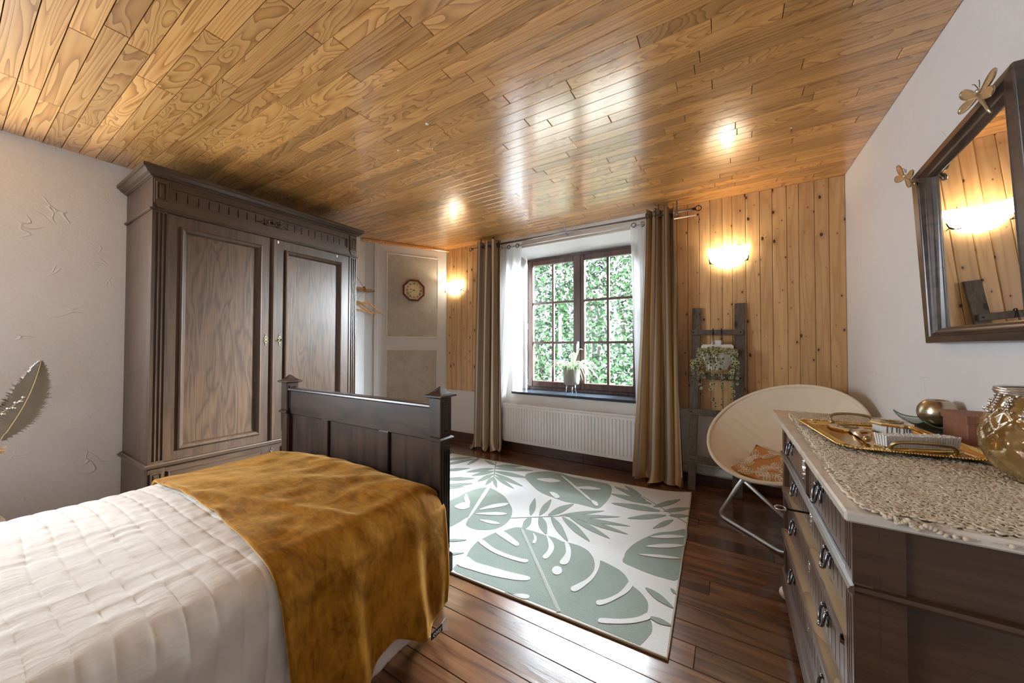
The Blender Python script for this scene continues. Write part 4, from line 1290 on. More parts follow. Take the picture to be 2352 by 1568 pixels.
RUG_LEAFLETS= [[(-1.999, 2.942), (-1.933, 2.941), (-1.868, 2.964), (-1.817, 3.01), (-1.768, 3.085), (-1.858, 3.076), (-1.923, 3.051), (-1.973, 3.001)], [(-1.966, 2.888), (-1.876, 2.889), (-1.78, 2.914), (-1.699, 2.96), (-1.611, 3.036), (-1.734, 3.024), (-1.83, 2.998), (-1.913, 2.948)], [(-1.923, 2.82), (-1.832, 2.794), (-1.736, 2.787), (-1.654, 2.803), (-1.567, 2.841), (-1.686, 2.867), (-1.781, 2.873), (-1.866, 2.855)], [(-1.892, 2.77), (-1.795, 2.715), (-1.69, 2.672), (-1.599, 2.652), (-1.501, 2.645), (-1.622, 2.708), (-1.723, 2.75), (-1.82, 2.771)], [(-1.861, 2.723), (-1.784, 2.664), (-1.7, 2.614), (-1.626, 2.584), (-1.545, 2.563), (-1.642, 2.632), (-1.723, 2.68), (-1.802, 2.712)], [(-1.843, 2.691), (-1.813, 2.636), (-1.773, 2.581), (-1.73, 2.539), (-1.678, 2.499), (-1.72, 2.568), (-1.758, 2.621), (-1.803, 2.665)], [(-1.844, 2.69), (-1.856, 2.666), (-1.854, 2.623), (-1.834, 2.569), (-1.798, 2.498), (-1.789, 2.538), (-1.793, 2.58), (-1.813, 2.634)], [(-1.885, 2.752), (-1.913, 2.73), (-1.929, 2.682), (-1.925, 2.617), (-1.907, 2.528), (-1.876, 2.569), (-1.862, 2.615), (-1.866, 2.681)], [(-1.926, 2.818), (-1.97, 2.801), (-2.007, 2.759), (-2.028, 2.699), (-2.038, 2.613), (-1.984, 2.648), (-1.949, 2.689), (-1.929, 2.751)], [(-1.969, 2.887), (-2.025, 2.868), (-2.077, 2.823), (-2.112, 2.757), (-2.138, 2.663), (-2.065, 2.702), (-2.016, 2.747), (-1.982, 2.814)], [(-2.02, 2.981), (-2.065, 3.012), (-2.113, 3.035), (-2.153, 3.041), (-2.195, 3.034), (-2.129, 2.995), (-2.082, 2.974), (-2.044, 2.97)], [(-1.2, 2.219), (-1.203, 2.269), (-1.221, 2.335), (-1.254, 2.403), (-1.308, 2.491), (-1.293, 2.402), (-1.272, 2.333), (-1.237, 2.268)], [(-1.148, 2.251), (-1.135, 2.292), (-1.135, 2.356), (-1.152, 2.433), (-1.188, 2.54), (-1.198, 2.462), (-1.195, 2.393), (-1.176, 2.316)], [(-1.097, 2.287), (-1.062, 2.313), (-1.032, 2.366), (-1.016, 2.441), (-1.007, 2.555), (-1.056, 2.501), (-1.086, 2.442), (-1.099, 2.364)], [(-1.026, 2.326), (-0.969, 2.356), (-0.905, 2.407), (-0.845, 2.472), (-0.776, 2.563), (-0.86, 2.51), (-0.926, 2.456), (-0.985, 2.389)], [(-0.987, 2.338), (-0.913, 2.36), (-0.828, 2.4), (-0.748, 2.454), (-0.654, 2.53), (-0.759, 2.492), (-0.845, 2.45), (-0.926, 2.394)], [(-0.956, 2.344), (-0.869, 2.344), (-0.767, 2.359), (-0.672, 2.388), (-0.562, 2.434), (-0.68, 2.428), (-0.78, 2.412), (-0.88, 2.381)], [(-0.931, 2.36), (-0.844, 2.332), (-0.746, 2.315), (-0.654, 2.314), (-0.55, 2.323), (-0.659, 2.354), (-0.755, 2.37), (-0.852, 2.372)], [(-0.956, 2.344), (-0.883, 2.291), (-0.799, 2.248), (-0.721, 2.224), (-0.634, 2.212), (-0.724, 2.272), (-0.805, 2.314), (-0.889, 2.339)], [(-1.0, 2.317), (-0.94, 2.245), (-0.87, 2.183), (-0.805, 2.144), (-0.73, 2.114), (-0.803, 2.195), (-0.869, 2.256), (-0.94, 2.299)], [(-1.073, 2.284), (-1.026, 2.206), (-0.968, 2.135), (-0.911, 2.086), (-0.844, 2.044), (-0.902, 2.133), (-0.956, 2.202), (-1.019, 2.256)], [(-1.143, 2.241), (-1.119, 2.177), (-1.084, 2.119), (-1.045, 2.081), (-0.994, 2.05), (-1.026, 2.126), (-1.06, 2.182), (-1.102, 2.223)], [(-1.186, 2.203), (-1.2, 2.173), (-1.201, 2.129), (-1.185, 2.078), (-1.154, 2.015), (-1.141, 2.058), (-1.141, 2.1), (-1.158, 2.152)], [(-0.551, 2.911), (-0.605, 2.966), (-0.676, 3.014), (-0.748, 3.041), (-0.837, 3.054), (-0.742, 2.977), (-0.67, 2.932), (-0.603, 2.91)], [(-0.501, 2.867), (-0.565, 2.902), (-0.645, 2.922), (-0.726, 2.916), (-0.821, 2.889), (-0.715, 2.848), (-0.634, 2.832), (-0.558, 2.841)], [(-0.425, 2.774), (-0.495, 2.795), (-0.581, 2.796), (-0.667, 2.77), (-0.767, 2.718), (-0.655, 2.701), (-0.569, 2.705), (-0.487, 2.732)], [(-0.38, 2.724), (-0.43, 2.712), (-0.49, 2.674), (-0.545, 2.618), (-0.605, 2.536), (-0.532, 2.566), (-0.475, 2.604), (-0.421, 2.661)], [(-0.328, 2.682), (-0.355, 2.661), (-0.385, 2.618), (-0.408, 2.561), (-0.43, 2.482), (-0.393, 2.52), (-0.365, 2.562), (-0.342, 2.62)], [(-0.483, 2.821), (-0.445, 2.839), (-0.402, 2.884), (-0.364, 2.951), (-0.32, 3.053), (-0.377, 3.013), (-0.421, 2.964), (-0.458, 2.893)], [(-0.407, 2.785), (-0.371, 2.792), (-0.33, 2.82), (-0.291, 2.866), (-0.245, 2.939), (-0.298, 2.919), (-0.341, 2.889), (-0.38, 2.839)], [(-0.362, 2.735), (-0.336, 2.728), (-0.305, 2.735), (-0.275, 2.757), (-0.24, 2.798), (-0.279, 2.801), (-0.31, 2.792), (-0.34, 2.768)], [(-0.597, 2.978), (-0.629, 3.028), (-0.671, 3.073), (-0.714, 3.1), (-0.767, 3.116), (-0.712, 3.045), (-0.67, 3.003), (-0.629, 2.98)], [(-2.573, 2.829), (-2.511, 2.848), (-2.451, 2.891), (-2.406, 2.953), (-2.365, 3.044), (-2.45, 3.004), (-2.511, 2.958), (-2.553, 2.894)], [(-2.462, 2.707), (-2.414, 2.747), (-2.369, 2.813), (-2.339, 2.897), (-2.315, 3.017), (-2.382, 2.944), (-2.427, 2.873), (-2.454, 2.787)], [(-2.263, 2.83), (-2.248, 2.863), (-2.245, 2.919), (-2.257, 2.99), (-2.285, 3.093), (-2.3, 3.031), (-2.301, 2.971), (-2.287, 2.898)], [(-2.347, 2.581), (-2.295, 2.598), (-2.244, 2.634), (-2.207, 2.686), (-2.172, 2.761), (-2.244, 2.728), (-2.294, 2.689), (-2.33, 2.635)], [(-2.193, 2.412), (-2.129, 2.422), (-2.066, 2.451), (-2.018, 2.498), (-1.971, 2.57), (-2.059, 2.547), (-2.122, 2.516), (-2.169, 2.466)], [(-2.09, 2.3), (-2.039, 2.316), (-1.988, 2.351), (-1.948, 2.399), (-1.909, 2.468), (-1.98, 2.436), (-2.031, 2.399), (-2.07, 2.35)], [(-2.048, 2.253), (-2.014, 2.267), (-1.981, 2.293), (-1.956, 2.328), (-1.932, 2.378), (-1.979, 2.353), (-2.011, 2.325), (-2.036, 2.289)], [(-1.498, 1.651), (-1.469, 1.659), (-1.438, 1.675), (-1.413, 1.697), (-1.386, 1.729), (-1.427, 1.714), (-1.458, 1.697), (-1.483, 1.674)], [(-1.398, 1.54), (-1.375, 1.549), (-1.35, 1.565), (-1.33, 1.586), (-1.31, 1.614), (-1.342, 1.598), (-1.366, 1.582), (-1.386, 1.561)], [(-0.356, 1.854), (-0.33, 1.822), (-0.297, 1.796), (-0.262, 1.783), (-0.22, 1.779), (-0.255, 1.817), (-0.287, 1.842), (-0.324, 1.855)], [(-0.305, 1.665), (-0.287, 1.653), (-0.264, 1.647), (-0.24, 1.65), (-0.211, 1.661), (-0.238, 1.675), (-0.261, 1.68), (-0.285, 1.676)], [(-0.249, 1.914), (-0.245, 1.9), (-0.238, 1.889), (-0.229, 1.884), (-0.218, 1.882), (-0.224, 1.899), (-0.231, 1.91), (-0.24, 1.915)]]
RUG_STEMS= [[(-1.302, 2.111), (-0.938, 2.38)], [(-0.584, 2.969), (-0.242, 2.676)], [(-2.065, 3.059), (-1.796, 2.616)], [(-1.161, 2.021), (-0.657, 1.481)]]

# ================================================================== RUG
RA, RB_, RC_, RD = Vector((-.207, 1.483)), Vector((-.257, 3.19)), Vector((-2.655, 3.05)), Vector((-2.605, 1.40))
def rugp(s, t):
    return RD * (1 - s) * (1 - t) + RA * s * (1 - t) + RB_ * s * t + RC_ * (1 - s) * t
def curl(x, y):
    d = (Vector((x, y)) - RB_).length
    return .030 * max(0.0, 1 - d / .30) ** 2
rug = empty('rug', (-1.4, 2.25, 0), 'cream flat-weave rug with grey-green palm and monstera leaves', 'rug')
rb = MB()
NX, NY = 48, 36
def rf(zo):
    return lambda a, b: (lambda p: (p.x, p.y, zo + curl(p.x, p.y)))(rugp(a, b))
rb.sheet(rf(.0085), NX, NY); rb.sheet(rf(.0005), NX, NY)
def edge_strip(fn, n):
    for i in range(n):
        a, b = fn(i / n), fn((i + 1) / n)
        q = [rb.P((a.x, a.y, .0085 + curl(a.x, a.y))), rb.P((b.x, b.y, .0085 + curl(b.x, b.y))), rb.P((b.x, b.y, .0005 + curl(b.x, b.y))), rb.P((a.x, a.y, .0005 + curl(a.x, a.y)))]
        rb.F(q)
for fn in (lambda t: rugp(t, 0), lambda t: rugp(1, t), lambda t: rugp(t, 1), lambda t: rugp(0, t)): edge_strip(fn, 48)
rb.uv = {}
rb.build('rug_weave', 'rug_cream', rug)
eg = MB()
loop = [rugp(t / 40, 0) for t in range(40)] + [rugp(1, t / 40) for t in range(40)] + [rugp(1 - t / 40, 1) for t in range(40)] + [rugp(0, 1 - t / 40) for t in range(40)]
eg.tube([(p.x, p.y, .0055 + curl(p.x, p.y)) for p in loop], .0055, 6, closed=True)
eg.build('bound_edge', 'rug_edge', rug)
def motif(pts, z0, z1, name, mat, smooth_n=3):
    if smooth_n:
        pts = [(p[0], p[1]) for p in spline([(a, b, 0) for a, b in pts], smooth_n, closed=True)]
    mb = MB()
    mb.prism(pts, z0, z1, 2)
    mb.v = [(x, y, z + curl(x, y)) for x, y, z in mb.v]
    return mb.build(name, mat, rug)
for i, p in enumerate(RUG_MONSTERA): motif(p, .0078, .0094 + i * .00004, 'leaf_motif', 'rug_green')
for i, p in enumerate(RUG_LEAFLETS): motif(p, .0078 - i * .00003, .0096 + i * .00004, 'leaf_motif', 'rug_green')
for i, p in enumerate(RUG_SLITS): motif(p, .0078, .0116 + i * .00003, 'leaf_slit', 'rug_cream')
for a, b in RUG_STEMS[:3]:
    MB().tube([(a[0], a[1], .0095), (b[0], b[1], .0095)], .005, 6, flat=.3).build('leaf_stem', 'rug_green', rug)
a, b = RUG_STEMS[3]
MB().tube([(a[0], a[1], .010), (b[0], b[1], .010)], .011, 6, flat=.2).build('leaf_stem', 'rug_gray', rug)

# ================================================================== CURTAIN RODS
RZ1, RZ2, RY1, RY2 = 2.392, 2.364, 3.378, 3.462
rod = empty('curtain_rod', (-1.42, RY1, RZ1), 'dark metal curtain rod on ceiling brackets holding the striped drapes', 'curtain rod')
MB().tube([(-2.62, RY1, RZ1), (-.245, RY1, RZ1)], .0095, 10).build('rod', 'rod_metal', rod, smooth=True)
for x in (-2.50, -2.33, -1.43, -.52, -.37):
    q = MB().box(x - .006, x + .006, RY1 - .004, RY1 + .004, RZ1 - .012, ZC - .0005)
    q.box(x - .010, x + .010, RY1 - .010, RY2 + .006, RZ1 - .014, RZ1 - .008)
    q.build('bracket', 'rod_metal', rod)
for x, s_ in ((-2.62, -1), (-.245, 1)):
    MB().tube([(x, RY1, RZ1), (x + s_ * .02, RY1, RZ1)], .012, 10).build('rod_end', 'black_metal', rod)
    MB().tube([(x + s_ * (.042 + .022 * cos(a)), RY1 + .006 * cos(a), RZ1 + .022 * sin(a)) for a in [2 * pi * i / 20 for i in range(20)]], .0035, 6, closed=True).build('ring_finial', 'black_metal', rod, smooth=True, label='black ring finial')
rod2 = empty('sheer_rod', (-1.42, RY2, RZ2), 'thin steel rod behind the thicker one, holding the white sheers', 'curtain rod')
MB().tube([(-2.60, RY2, RZ2), (-.215, RY2, RZ2)], .006, 8).build('rod', 'steel_tube', rod2, smooth=True)
for x in (-2.60, -.215): MB().ball((x, RY2, RZ2), .009, 8, 6).build('rod_end', 'black_metal', rod2, smooth=True)

# ================================================================== DRAPES AND SHEERS
def drape(name, xa, xb, xa2, xb2, ztop, ybase, folds, amp, mat, label, cat, group, cloth_w, phase=0.0, zbot=.012, nu=120, nv=46, puddle=.05, eye=0, ydrift=0.0, eyemat='pewter'):
    def fn(a, b):
        z = ztop + (zbot - ztop) * b
        k = b ** 1.3
        x0, x1 = xa + (xa2 - xa) * k, xb + (xb2 - xb) * k
        w = x1 - x0
        ph = a * folds * 2 * pi + phase
        am = amp * (1 - .25 * b) * (1 + .5 * sin(a * 9 + 1 + phase) * b)
        y = ybase + am * sin(ph + .6 * sin(b * 2.1 + a * 5)) + .012 * sin(a * 17 + b * 3)
        x = x0 + w * a + amp * .30 * sin(2 * ph + 1.0) * (.5 + .5 * b) * w / .4
        y += ydrift * b
        if z < puddle:
            t_ = (puddle - z) / puddle
            y += -.05 * t_ * (0.6 + .6 * sin(a * 13 + phase)) + .02 * sin(a * 41)
            x += .02 * t_ * sin(a * 23 + 2)
            z = zbot + (z - zbot) * .55 + .012 * (1 + sin(a * 31)) * t_
        return (x, y, z)
    root = empty(name, ((xa + xb) / 2, ybase, zbot), label, cat, group)
    MB().sheet(fn, nu, nv, lambda a, b: (a * cloth_w, b * 2.4)).build('cloth', mat, root, smooth=True, recalc=False)
    for i in range(eye):
        a = (i + .5) / eye
        p = fn(a, .025)
        MB().tube([(p[0] + .006 * sin(t_), p[1] + .022 * sin(t_), RZ1 + .022 * cos(t_)) if cat == 'drape' else (p[0] + .020 * cos(t_), p[1] - .004, RZ2 + .020 * sin(t_)) for t_ in [2 * pi * j / 16 for j in range(16)]], .0045, 6, closed=True).build('eyelet', eyemat, root, smooth=True)
    return root
drape('drape', -2.575, -2.235, -2.64, -2.21, 2.452, RY1, 3.5, .053, 'drape_stripe', 'brown and cream striped drape by the clock corner', 'drape', 'striped drapes', 1.55, .4, eye=4, puddle=.09)
drape('drape', -.640, -.385, -.750, -.315, 2.452, RY1, 3.5, .053, 'drape_stripe', 'ochre and brown striped drape beside the wooden ladder', 'drape', 'striped drapes', 1.55, 2.2, eye=4, puddle=.09, ydrift=-.02, zbot=.014)
drape('sheer_curtain', -2.32, -1.985, -2.37, -2.315, 2.412, RY2, 3.5, .018, 'sheer', 'white sheer curtain next to the radiator end and striped drape', 'sheer curtain', 'white sheers', 1.2, .0, eye=3, puddle=.05, zbot=.014)
drape('sheer_curtain', -.790, -.560, -.745, -.600, 2.412, RY2, 3.5, .020, 'sheer', 'white sheer curtain hanging in front of the slate sill end', 'sheer curtain', 'white sheers', 1.2, 1.0, eye=3, puddle=.05, zbot=.55)

# ================================================================== RADIATOR
RX0, RX1, RZ0, RZT, RYF = -2.222, -.722, .128, .560, 3.432
rad = empty('radiator', ((RX0 + RX1) / 2, 3.48, RZ0), 'white ribbed panel radiator under the window', 'radiator')
n = 42
us = [RX0 + .016]
for k in range(n):
    c = RX0 + .034 + (RX1 - RX0 - .068) * k / (n - 1)
    us += [c - .0095, c - .0065, c + .0065, c + .0095]
us += [RX1 - .016]
TR = lambda u, v, w: (u, RYF - w, v)
mb = MB(TR)
vs = [RZ0, RZ0 + .028, RZ0 + .036, RZT - .050, RZT - .042, RZT - .024]
def rd(i, j):
    k = (i - 1) % 4
    if 1 <= i <= len(us) - 3 and j == 2:
        if k == 1: return .008
        if k in (0, 2): return .0045
    return 0.0
mb.cells(us, vs, rd, -.02)
mb.build('ribbed_panel', 'white_enamel', rad)
MB().box(RX0, RX0 + .016, RYF - .006, YB - .025, RZ0 + .006, RZT - .004, .004).build('side_cover', 'white_enamel', rad)
MB().box(RX1 - .016, RX1, RYF - .006, YB - .025, RZ0 + .006, RZT - .004, .004).build('side_cover', 'white_enamel', rad)
MB().box(RX0 + .016, RX1 - .016, YB - .040, YB - .026, RZ0, RZT - .024).build('rear_panel', 'white_enamel', rad)
tg = MB()
tg.box(RX0 + .002, RX1 - .002, RYF - .004, RYF + .010, RZT - .022, RZT, .003).box(RX0 + .016, RX1 - .016, YB - .036, YB - .026, RZT - .020, RZT - .002)
for k in range(60):
    x = RX0 + .022 + (RX1 - RX0 - .050) * k / 59
    tg.box(x, x + .010, RYF + .010, YB - .036, RZT - .010, RZT - .003)
tg.build('top_grille', 'white_enamel', rad)
for x in (RX0 + .25, RX1 - .25):
    MB().box(x, x + .03, YB - .026, YB - .0005, RZ0 + .05, RZT - .06).build('wall_bracket', 'white_enamel', rad)
hp = empty('heating_pipes', (0.1, YB - .02, .14), 'pair of white heating pipes running along the wall behind the ladder', 'pipe')
for z in (.170, .105):
    MB().tube([(-.655, YB - .014, z), (XR - .002, YB - .014, z)], .011, 8).build('pipe', 'white_pipe', hp, smooth=True)

# ================================================================== WALL LAMPS
def sconce(x, label):
    r = empty('wall_lamp', (0, 0, 0), label, 'wall lamp', 'glass wall lamps')
    n, m = 24, 10
    g = MB()
    def fn(a, b):
        th = pi * a                        # left to right round the front
        t = b                              # rim (0) to bottom (1)
        rx = .155 * (1 - t ** 2.2) ** .5 if t < 1 else 0
        ry = .105 * (1 - t ** 2.0) ** .5 if t < 1 else 0
        lift = .022 * (abs(cos(th)) ** 2) * (1 - t)
        z = .090 - .165 * t + lift - .012 * sin(th) * (1 - t)
        return (-rx * cos(th), -.020 - ry * sin(th), z)
    g.sheet(fn, n, m)
    g.uv = {}
    g.build('glass_bowl', 'lamp_glass', r, smooth=True, solid=.004)
    MB().box(-.05, .05, -.018, -.0005, -.045, .075, .004).build('wall_plate', 'white_enamel', r)
    MB().tube([(0, -.018, .03), (0, -.05, .03)], .012, 8).build('socket', 'white_enamel', r)
    MB().ball((0, -.058, .045), .024, 12, 8).build('bulb', 'bulb', r, smooth=True)
    for s_ in (-1, 1):
        c = MB()
        bx = s_ * .138
        c.tube(spline([(bx * 1.03, -.016, .040), (bx * 1.02, -.030, .010), (bx, -.040, -.010)], 4), [.003] * 4 + [.004] * 5, 6)
        c.tube(spline([(bx, -.040, -.010), (bx * .90, -.058, -.028), (bx * .74, -.075, -.034)], 4), [.006] * 4 + [.003] * 5, 6)
        c.tube([(bx, -.040, -.010), (bx * 1.0, -.0008, -.018)], .003, 6)
        c.build('metal_clip', 'black_metal', r, smooth=True)
    r.location = (x, YB - .017, 1.945)
    return r
sconce(.012, 'lit white glass wall lamp on the pine boards above the ladder')
sconce(-3.012, 'lit white glass wall lamp between the corner panel and the drape')

# ================================================================== LADDER
ld = empty('ladder', (-.09, 3.40, 0), 'weathered grey wooden ladder leaning on the pine wall', 'ladder')
def lean(z): return 3.352 + (3.488 - 3.352) * z / 1.56
def rail(xb, xt, wb, wt, h):
    mb = MB()
    p = []
    for z, x, w in ((0.0, xb, wb), (h, xt, wt)):
        for dx, dy in ((-w, -.011), (w, -.011), (w, .011), (-w, .011)): p.append(mb.P((x + dx, lean(z) + dy, z)))
    for k in range(4): mb.F((p[k], p[(k + 1) % 4], p[4 + (k + 1) % 4], p[4 + k]))
    mb.F(p[:4][::-1]); mb.F(p[4:])
    return mb.build('ladder_rail', 'ladder_wood', ld, bevel=.003)
rail(-.268, -.226, .030, .034, 1.548); rail(.060, .092, .036, .038, 1.572)
def rung(z, x0, x1, h, tilt=0.0):
    y = lean(z)
    mb = MB()
    i = [mb.P((x, yy, zz)) for x, dz in ((x0, 0), (x1, tilt)) for yy in (y - .034, y - .0125) for zz in (z - h + dz, z + h + dz)]
    for q in ((0, 1, 3, 2), (4, 6, 7, 5), (0, 4, 5, 1), (2, 3, 7, 6), (0, 2, 6, 4), (1, 5, 7, 3)): mb.F([i[k] for k in q])
    o = mb.build('rung', 'ladder_wood', ld, bevel=.003)
    for x in (x0 + .02, x1 - .02):
        MB().tube([(x, y - .034, z + (0 if x < 0 else tilt)), (x, y - .0365, z + (0 if x < 0 else tilt))], .007, 8).build('nail', 'black_metal', o)
rung(1.332, -.272, .112, .022, -.004); rung(.962, -.285, .108, .026, -.008); rung(.655, -.290, .105, .028, -.004); rung(.262, -.290, .100, .030, .0)

# ================================================================== HANGING POT WITH IVY
PY = lean(1.2) - .075
pot = empty('hanging_pot', (-.075, PY, 1.02), 'white half-round pot of trailing variegated ivy hooked on the ladder', 'potted plant')
po = MB()
def potfn(a, b):
    th = pi * a
    r = .118 - .045 * b
    return (-.075 - r * cos(th), PY + .045 - (.095 - .03 * b) * sin(th), 1.155 - .135 * b)
po.sheet(potfn, 20, 5); po.uv = {}
po.prism([(-.193, 1.155), (.043, 1.155), (.000, 1.020), (-.150, 1.020)], PY + .045, PY + .048, 1)
bt = [(-.075 - .073 * cos(pi * k / 20), PY + .045 - .065 * sin(pi * k / 20)) for k in range(21)]
po.prism(bt, 1.018, 1.022, 2)
po.build('pot', 'white_plastic', pot, smooth=False, solid=.003)
MB().tube([(-.075 - .121 * cos(pi * k / 20), PY + .045 - .098 * sin(pi * k / 20), 1.155) for k in range(21)], .006, 6).build('pot_rim', 'white_plastic', pot, smooth=True)
bp = MB().prism([(-.193, 1.150), (-.193, 1.215), (-.180, 1.228), (-.118, 1.228), (-.110, 1.262), (-.040, 1.262), (-.032, 1.228), (.030, 1.228), (.043, 1.215), (.043, 1.150)], PY + .044, PY + .050, 1)
bp.build('back_plate', 'white_plastic', pot)
for x in (-.105, -.045):
    for d_ in (0, .009):
        yy = lean(1.33)
        MB().tube(spline([(x + d_, PY + .040, 1.225), (x + d_ * .8, PY + .036, 1.27), (x + d_ * .4, yy - .040, 1.335), (x + d_ * .4, yy - .037, 1.360), (x + d_ * .4, yy - .022, 1.363), (x + d_ * .4, yy - .009, 1.355), (x + d_ * .4, yy - .008, 1.33)], 4), .0018, 5).build('wire_hook', 'black_metal', pot)
IVY = [(-.03, .10), (.28, .28), (.40, .20), (.62, .62), (1.0, .50), (.84, .08), (.62, -.08), (1.08, .02), (.84, -.12), (.52, -.52), (.92, -.66), (.58, -.98), (.24, -.92), (.10, -.62), (0, -.60), (-.10, -.62), (-.24, -.92), (-.58, -.98), (-.92, -.66), (-.52, -.52), (-.84, -.12), (-1.08, .02), (-.62, -.08), (-.84, .08), (-1.0, .50), (-.62, .62), (-.40, .20), (-.28, .28)]
IVY = [(0, 1.0), (.22, .42), (.42, .52), (.85, .35), (.50, -.02), (.62, -.45), (.20, -.40), (0, -.62), (-.20, -.40), (-.62, -.45), (-.50, -.02), (-.85, .35), (-.42, .52), (-.22, .42)]
rv = random.Random(21)
def ivy_leaf(mb, p, size, rv):
    n = Vector((rv.uniform(-1.3, 1.3), -1, rv.uniform(-.5, 1.3))).normalized()
    dn = Vector((rv.uniform(-.7, .7), rv.uniform(-.3, .1), -1))
    u = (dn - n * dn.dot(n)).normalized()
    w = n.cross(u)
    c = Vector(p)
    base = []
    for k, s_ in ((0, 1.0), (1, .66)):
        base.append([mb.P(tuple(c + (w * a * s_ + u * (b * s_ + .35)) * size + n * (size * (.10 * (1 - abs(a)) + .002 * k)))) for a, b in IVY])
    m = len(IVY)
    mb.cur = 1
    for i in range(m):
        j = (i + 1) % m
        mb.F((base[0][i], base[0][j], base[1][j], base[1][i]))
    mb.cur = 0
    ctr = mb.P(tuple(c + u * (.35 * size) + n * (size * .12)))
    for i in range(m): mb.F((base[1][i], base[1][(i + 1) % m], ctr))
vines = [(-.20, -.250, 1.06, 12), (-.20, -.215, 1.02, 13), (-.18, -.190, .90, 14), (.02, .045, 1.00, 12), (-.06, -.045, .86, 13), (-.19, -.235, .99, 12), (-.185, -.205, .87, 13), (-.17, -.225, 1.05, 9), (-.15, -.165, .96, 12), (-.115, -.125, 1.00, 9), (-.105, -.100, .70, 17), (-.095, -.085, .62, 19), (-.07, -.060, .98, 8), (.02, .030, .82, 14), (.035, .060, .92, 11), (.03, .020, .74, 16), (.04, .055, 1.08, 8), (-.02, -.030, .64, 19)]
for i, (x0, x1, z1, n) in enumerate(vines):
    front = PY - .035 - .012 * (i % 3)
    path = spline([(x0 * .5 - .04, PY + .0, 1.165), (x0, front + .01, 1.185 + .01 * (i % 2)), (x0 + (x1 - x0) * .4, front - .015, 1.12), (x1 + .012 * sin(i), front - .008, (1.12 + z1) / 2), (x1, front, z1)], 6)
    st = MB().tube(path, .0016, 5)
    so = st.build('vine', 'ivy_stem', pot)
    mb = MB()
    for k in range(n):
        t = k / (n - 1) * (len(path) - 1)
        p = path[min(int(t), len(path) - 1)]
        ivy_leaf(mb, (p[0] + rv.uniform(-.014, .014), p[1] - .006 + rv.uniform(-.008, .004), p[2]), rv.uniform(.017, .026) * (1 if k < n - 3 else .75), rv)
    mb.build('vine_leaves', ['ivy_green', 'ivy_cream'], so, kind='stuff', label='small cream-edged ivy leaves', recalc=False)
mb = MB()
for k in range(120):
    a = rv.random()
    ivy_leaf(mb, (-.185 + .215 * a, PY + .03 - rv.random() * .095, 1.160 + rv.random() * .055 * (1 - abs(a - .45))), rv.uniform(.018, .028), rv)
mb.build('crown_leaves', ['ivy_green', 'ivy_cream'], pot, kind='stuff', label='tuft of cream-edged ivy leaves', recalc=False)

# ================================================================== SPIDER PLANT ON THE SILL
SX, SY, SZ = -1.452, 3.615, .692
sp_ = empty('spider_plant', (SX, SY, SZ), 'spider plant in a grey pot on chrome legs on the sill', 'potted plant')
MB().lathe([(.001, .105), (.068, .105), (.082, .118), (.087, .150), (.092, .272), (.087, .278), (.081, .272), (.079, .250), (.001, .250)], 28, (SX, SY, SZ)).build('pot', 'concrete', sp_, smooth=True)
MB().lathe([(.001, .246), (.080, .253)], 20, (SX, SY, SZ)).build('soil', 'bark', sp_)
for k in range(3):
    a = -pi / 2 + .55 + k * 2 * pi / 3
    MB().tube([(SX + .048 * cos(a), SY + .048 * sin(a), SZ + .114), (SX + .066 * cos(a), SY + .066 * sin(a), SZ + .0005)], [.007, .0045], 8).build('leg', 'chrome', sp_, smooth=True)
rs = random.Random(4)
for k in range(80):
    a = rs.uniform(0, 2 * pi)
    L = rs.uniform(.16, .30)
    up = rs.uniform(.06, .15) if k > 6 else rs.uniform(.18, .27)
    if k <= 6: L *= .55
    dx, dy = cos(a), sin(a) * .62
    droop = rs.uniform(.06, .16) if k > 6 else .02
    pts = []
    for i in range(9):
        t = i / 8
        pts.append(Vector((SX + dx * (.02 + L * t), SY + dy * (.02 + L * t), SZ + .252 + up * sin(min(1, t * 1.25) * pi / 2) - droop * max(0, t - .35) ** 2 * 2.4)))
    mb = MB()
    side = Vector((-dy, dx, 0)).normalized()
    prev = None
    for i, p in enumerate(pts):
        w = .0080 * (1 - (i / 8) ** 2.2) + .0010
        row = [mb.P(tuple(p - side * w + Vector((0, 0, w * .35)))), mb.P(tuple(p - side * w * .45)), mb.P(tuple(p + side * w * .45)), mb.P(tuple(p + side * w + Vector((0, 0, w * .35))))]
        if prev:
            for j in range(3):
                mb.cur = 0 if j == 1 else 1
                mb.F((prev[j], prev[j + 1], row[j + 1], row[j]))
        prev = row
    mb.build('leaf', ['spider_green', 'spider_white'], sp_, smooth=True, recalc=False)

# ================================================================== ROUND CHAIR AND CUSHION
CC = Vector((.284, 2.888, .665)); CR = .438
az, el = -.629, .914
CN = Vector((cos(el) * sin(az), -cos(el) * cos(az), sin(el)))
CA = Vector((0, 0, 1)).cross(CN).normalized(); CB_ = CN.cross(CA)
chair = empty('round_chair', (.284, 2.888, 0), 'round folding chair with a cream canvas bowl seat on a metal tube frame', 'chair')
def bowl(a, b):
    th = 2 * pi * a
    r = CR * b
    dep = -.225 * (1 - b ** 2.3)
    # the seat sags towards the front lower half
    sag = -.05 * max(0, -sin(th)) * (1 - b) * b * 4
    wv = (.016 * sin(th * 9 + 2 * sin(th * 3)) + .012 * sin(th * 31 + 2)) * max(0, b - .45) * (1 - b) * 4 * (.4 + .6 * (sin(th * 2 + 1) > -.2)) + .010 * (vnoise(a * 14, b * 5, 41) - .5)
    return tuple(CC + CA * (r * cos(th)) + CB_ * (r * sin(th)) + CN * (dep + sag + wv))
mb = MB().sheet(bowl, 144, 24); mb.uv = {}
mb.build('canvas_seat', 'canvas', chair, smooth=True, solid=.012)
ring = [tuple(CC + CA * (CR * cos(t)) + CB_ * (CR * sin(t))) for t in [2 * pi * k / 72 for k in range(72)]]
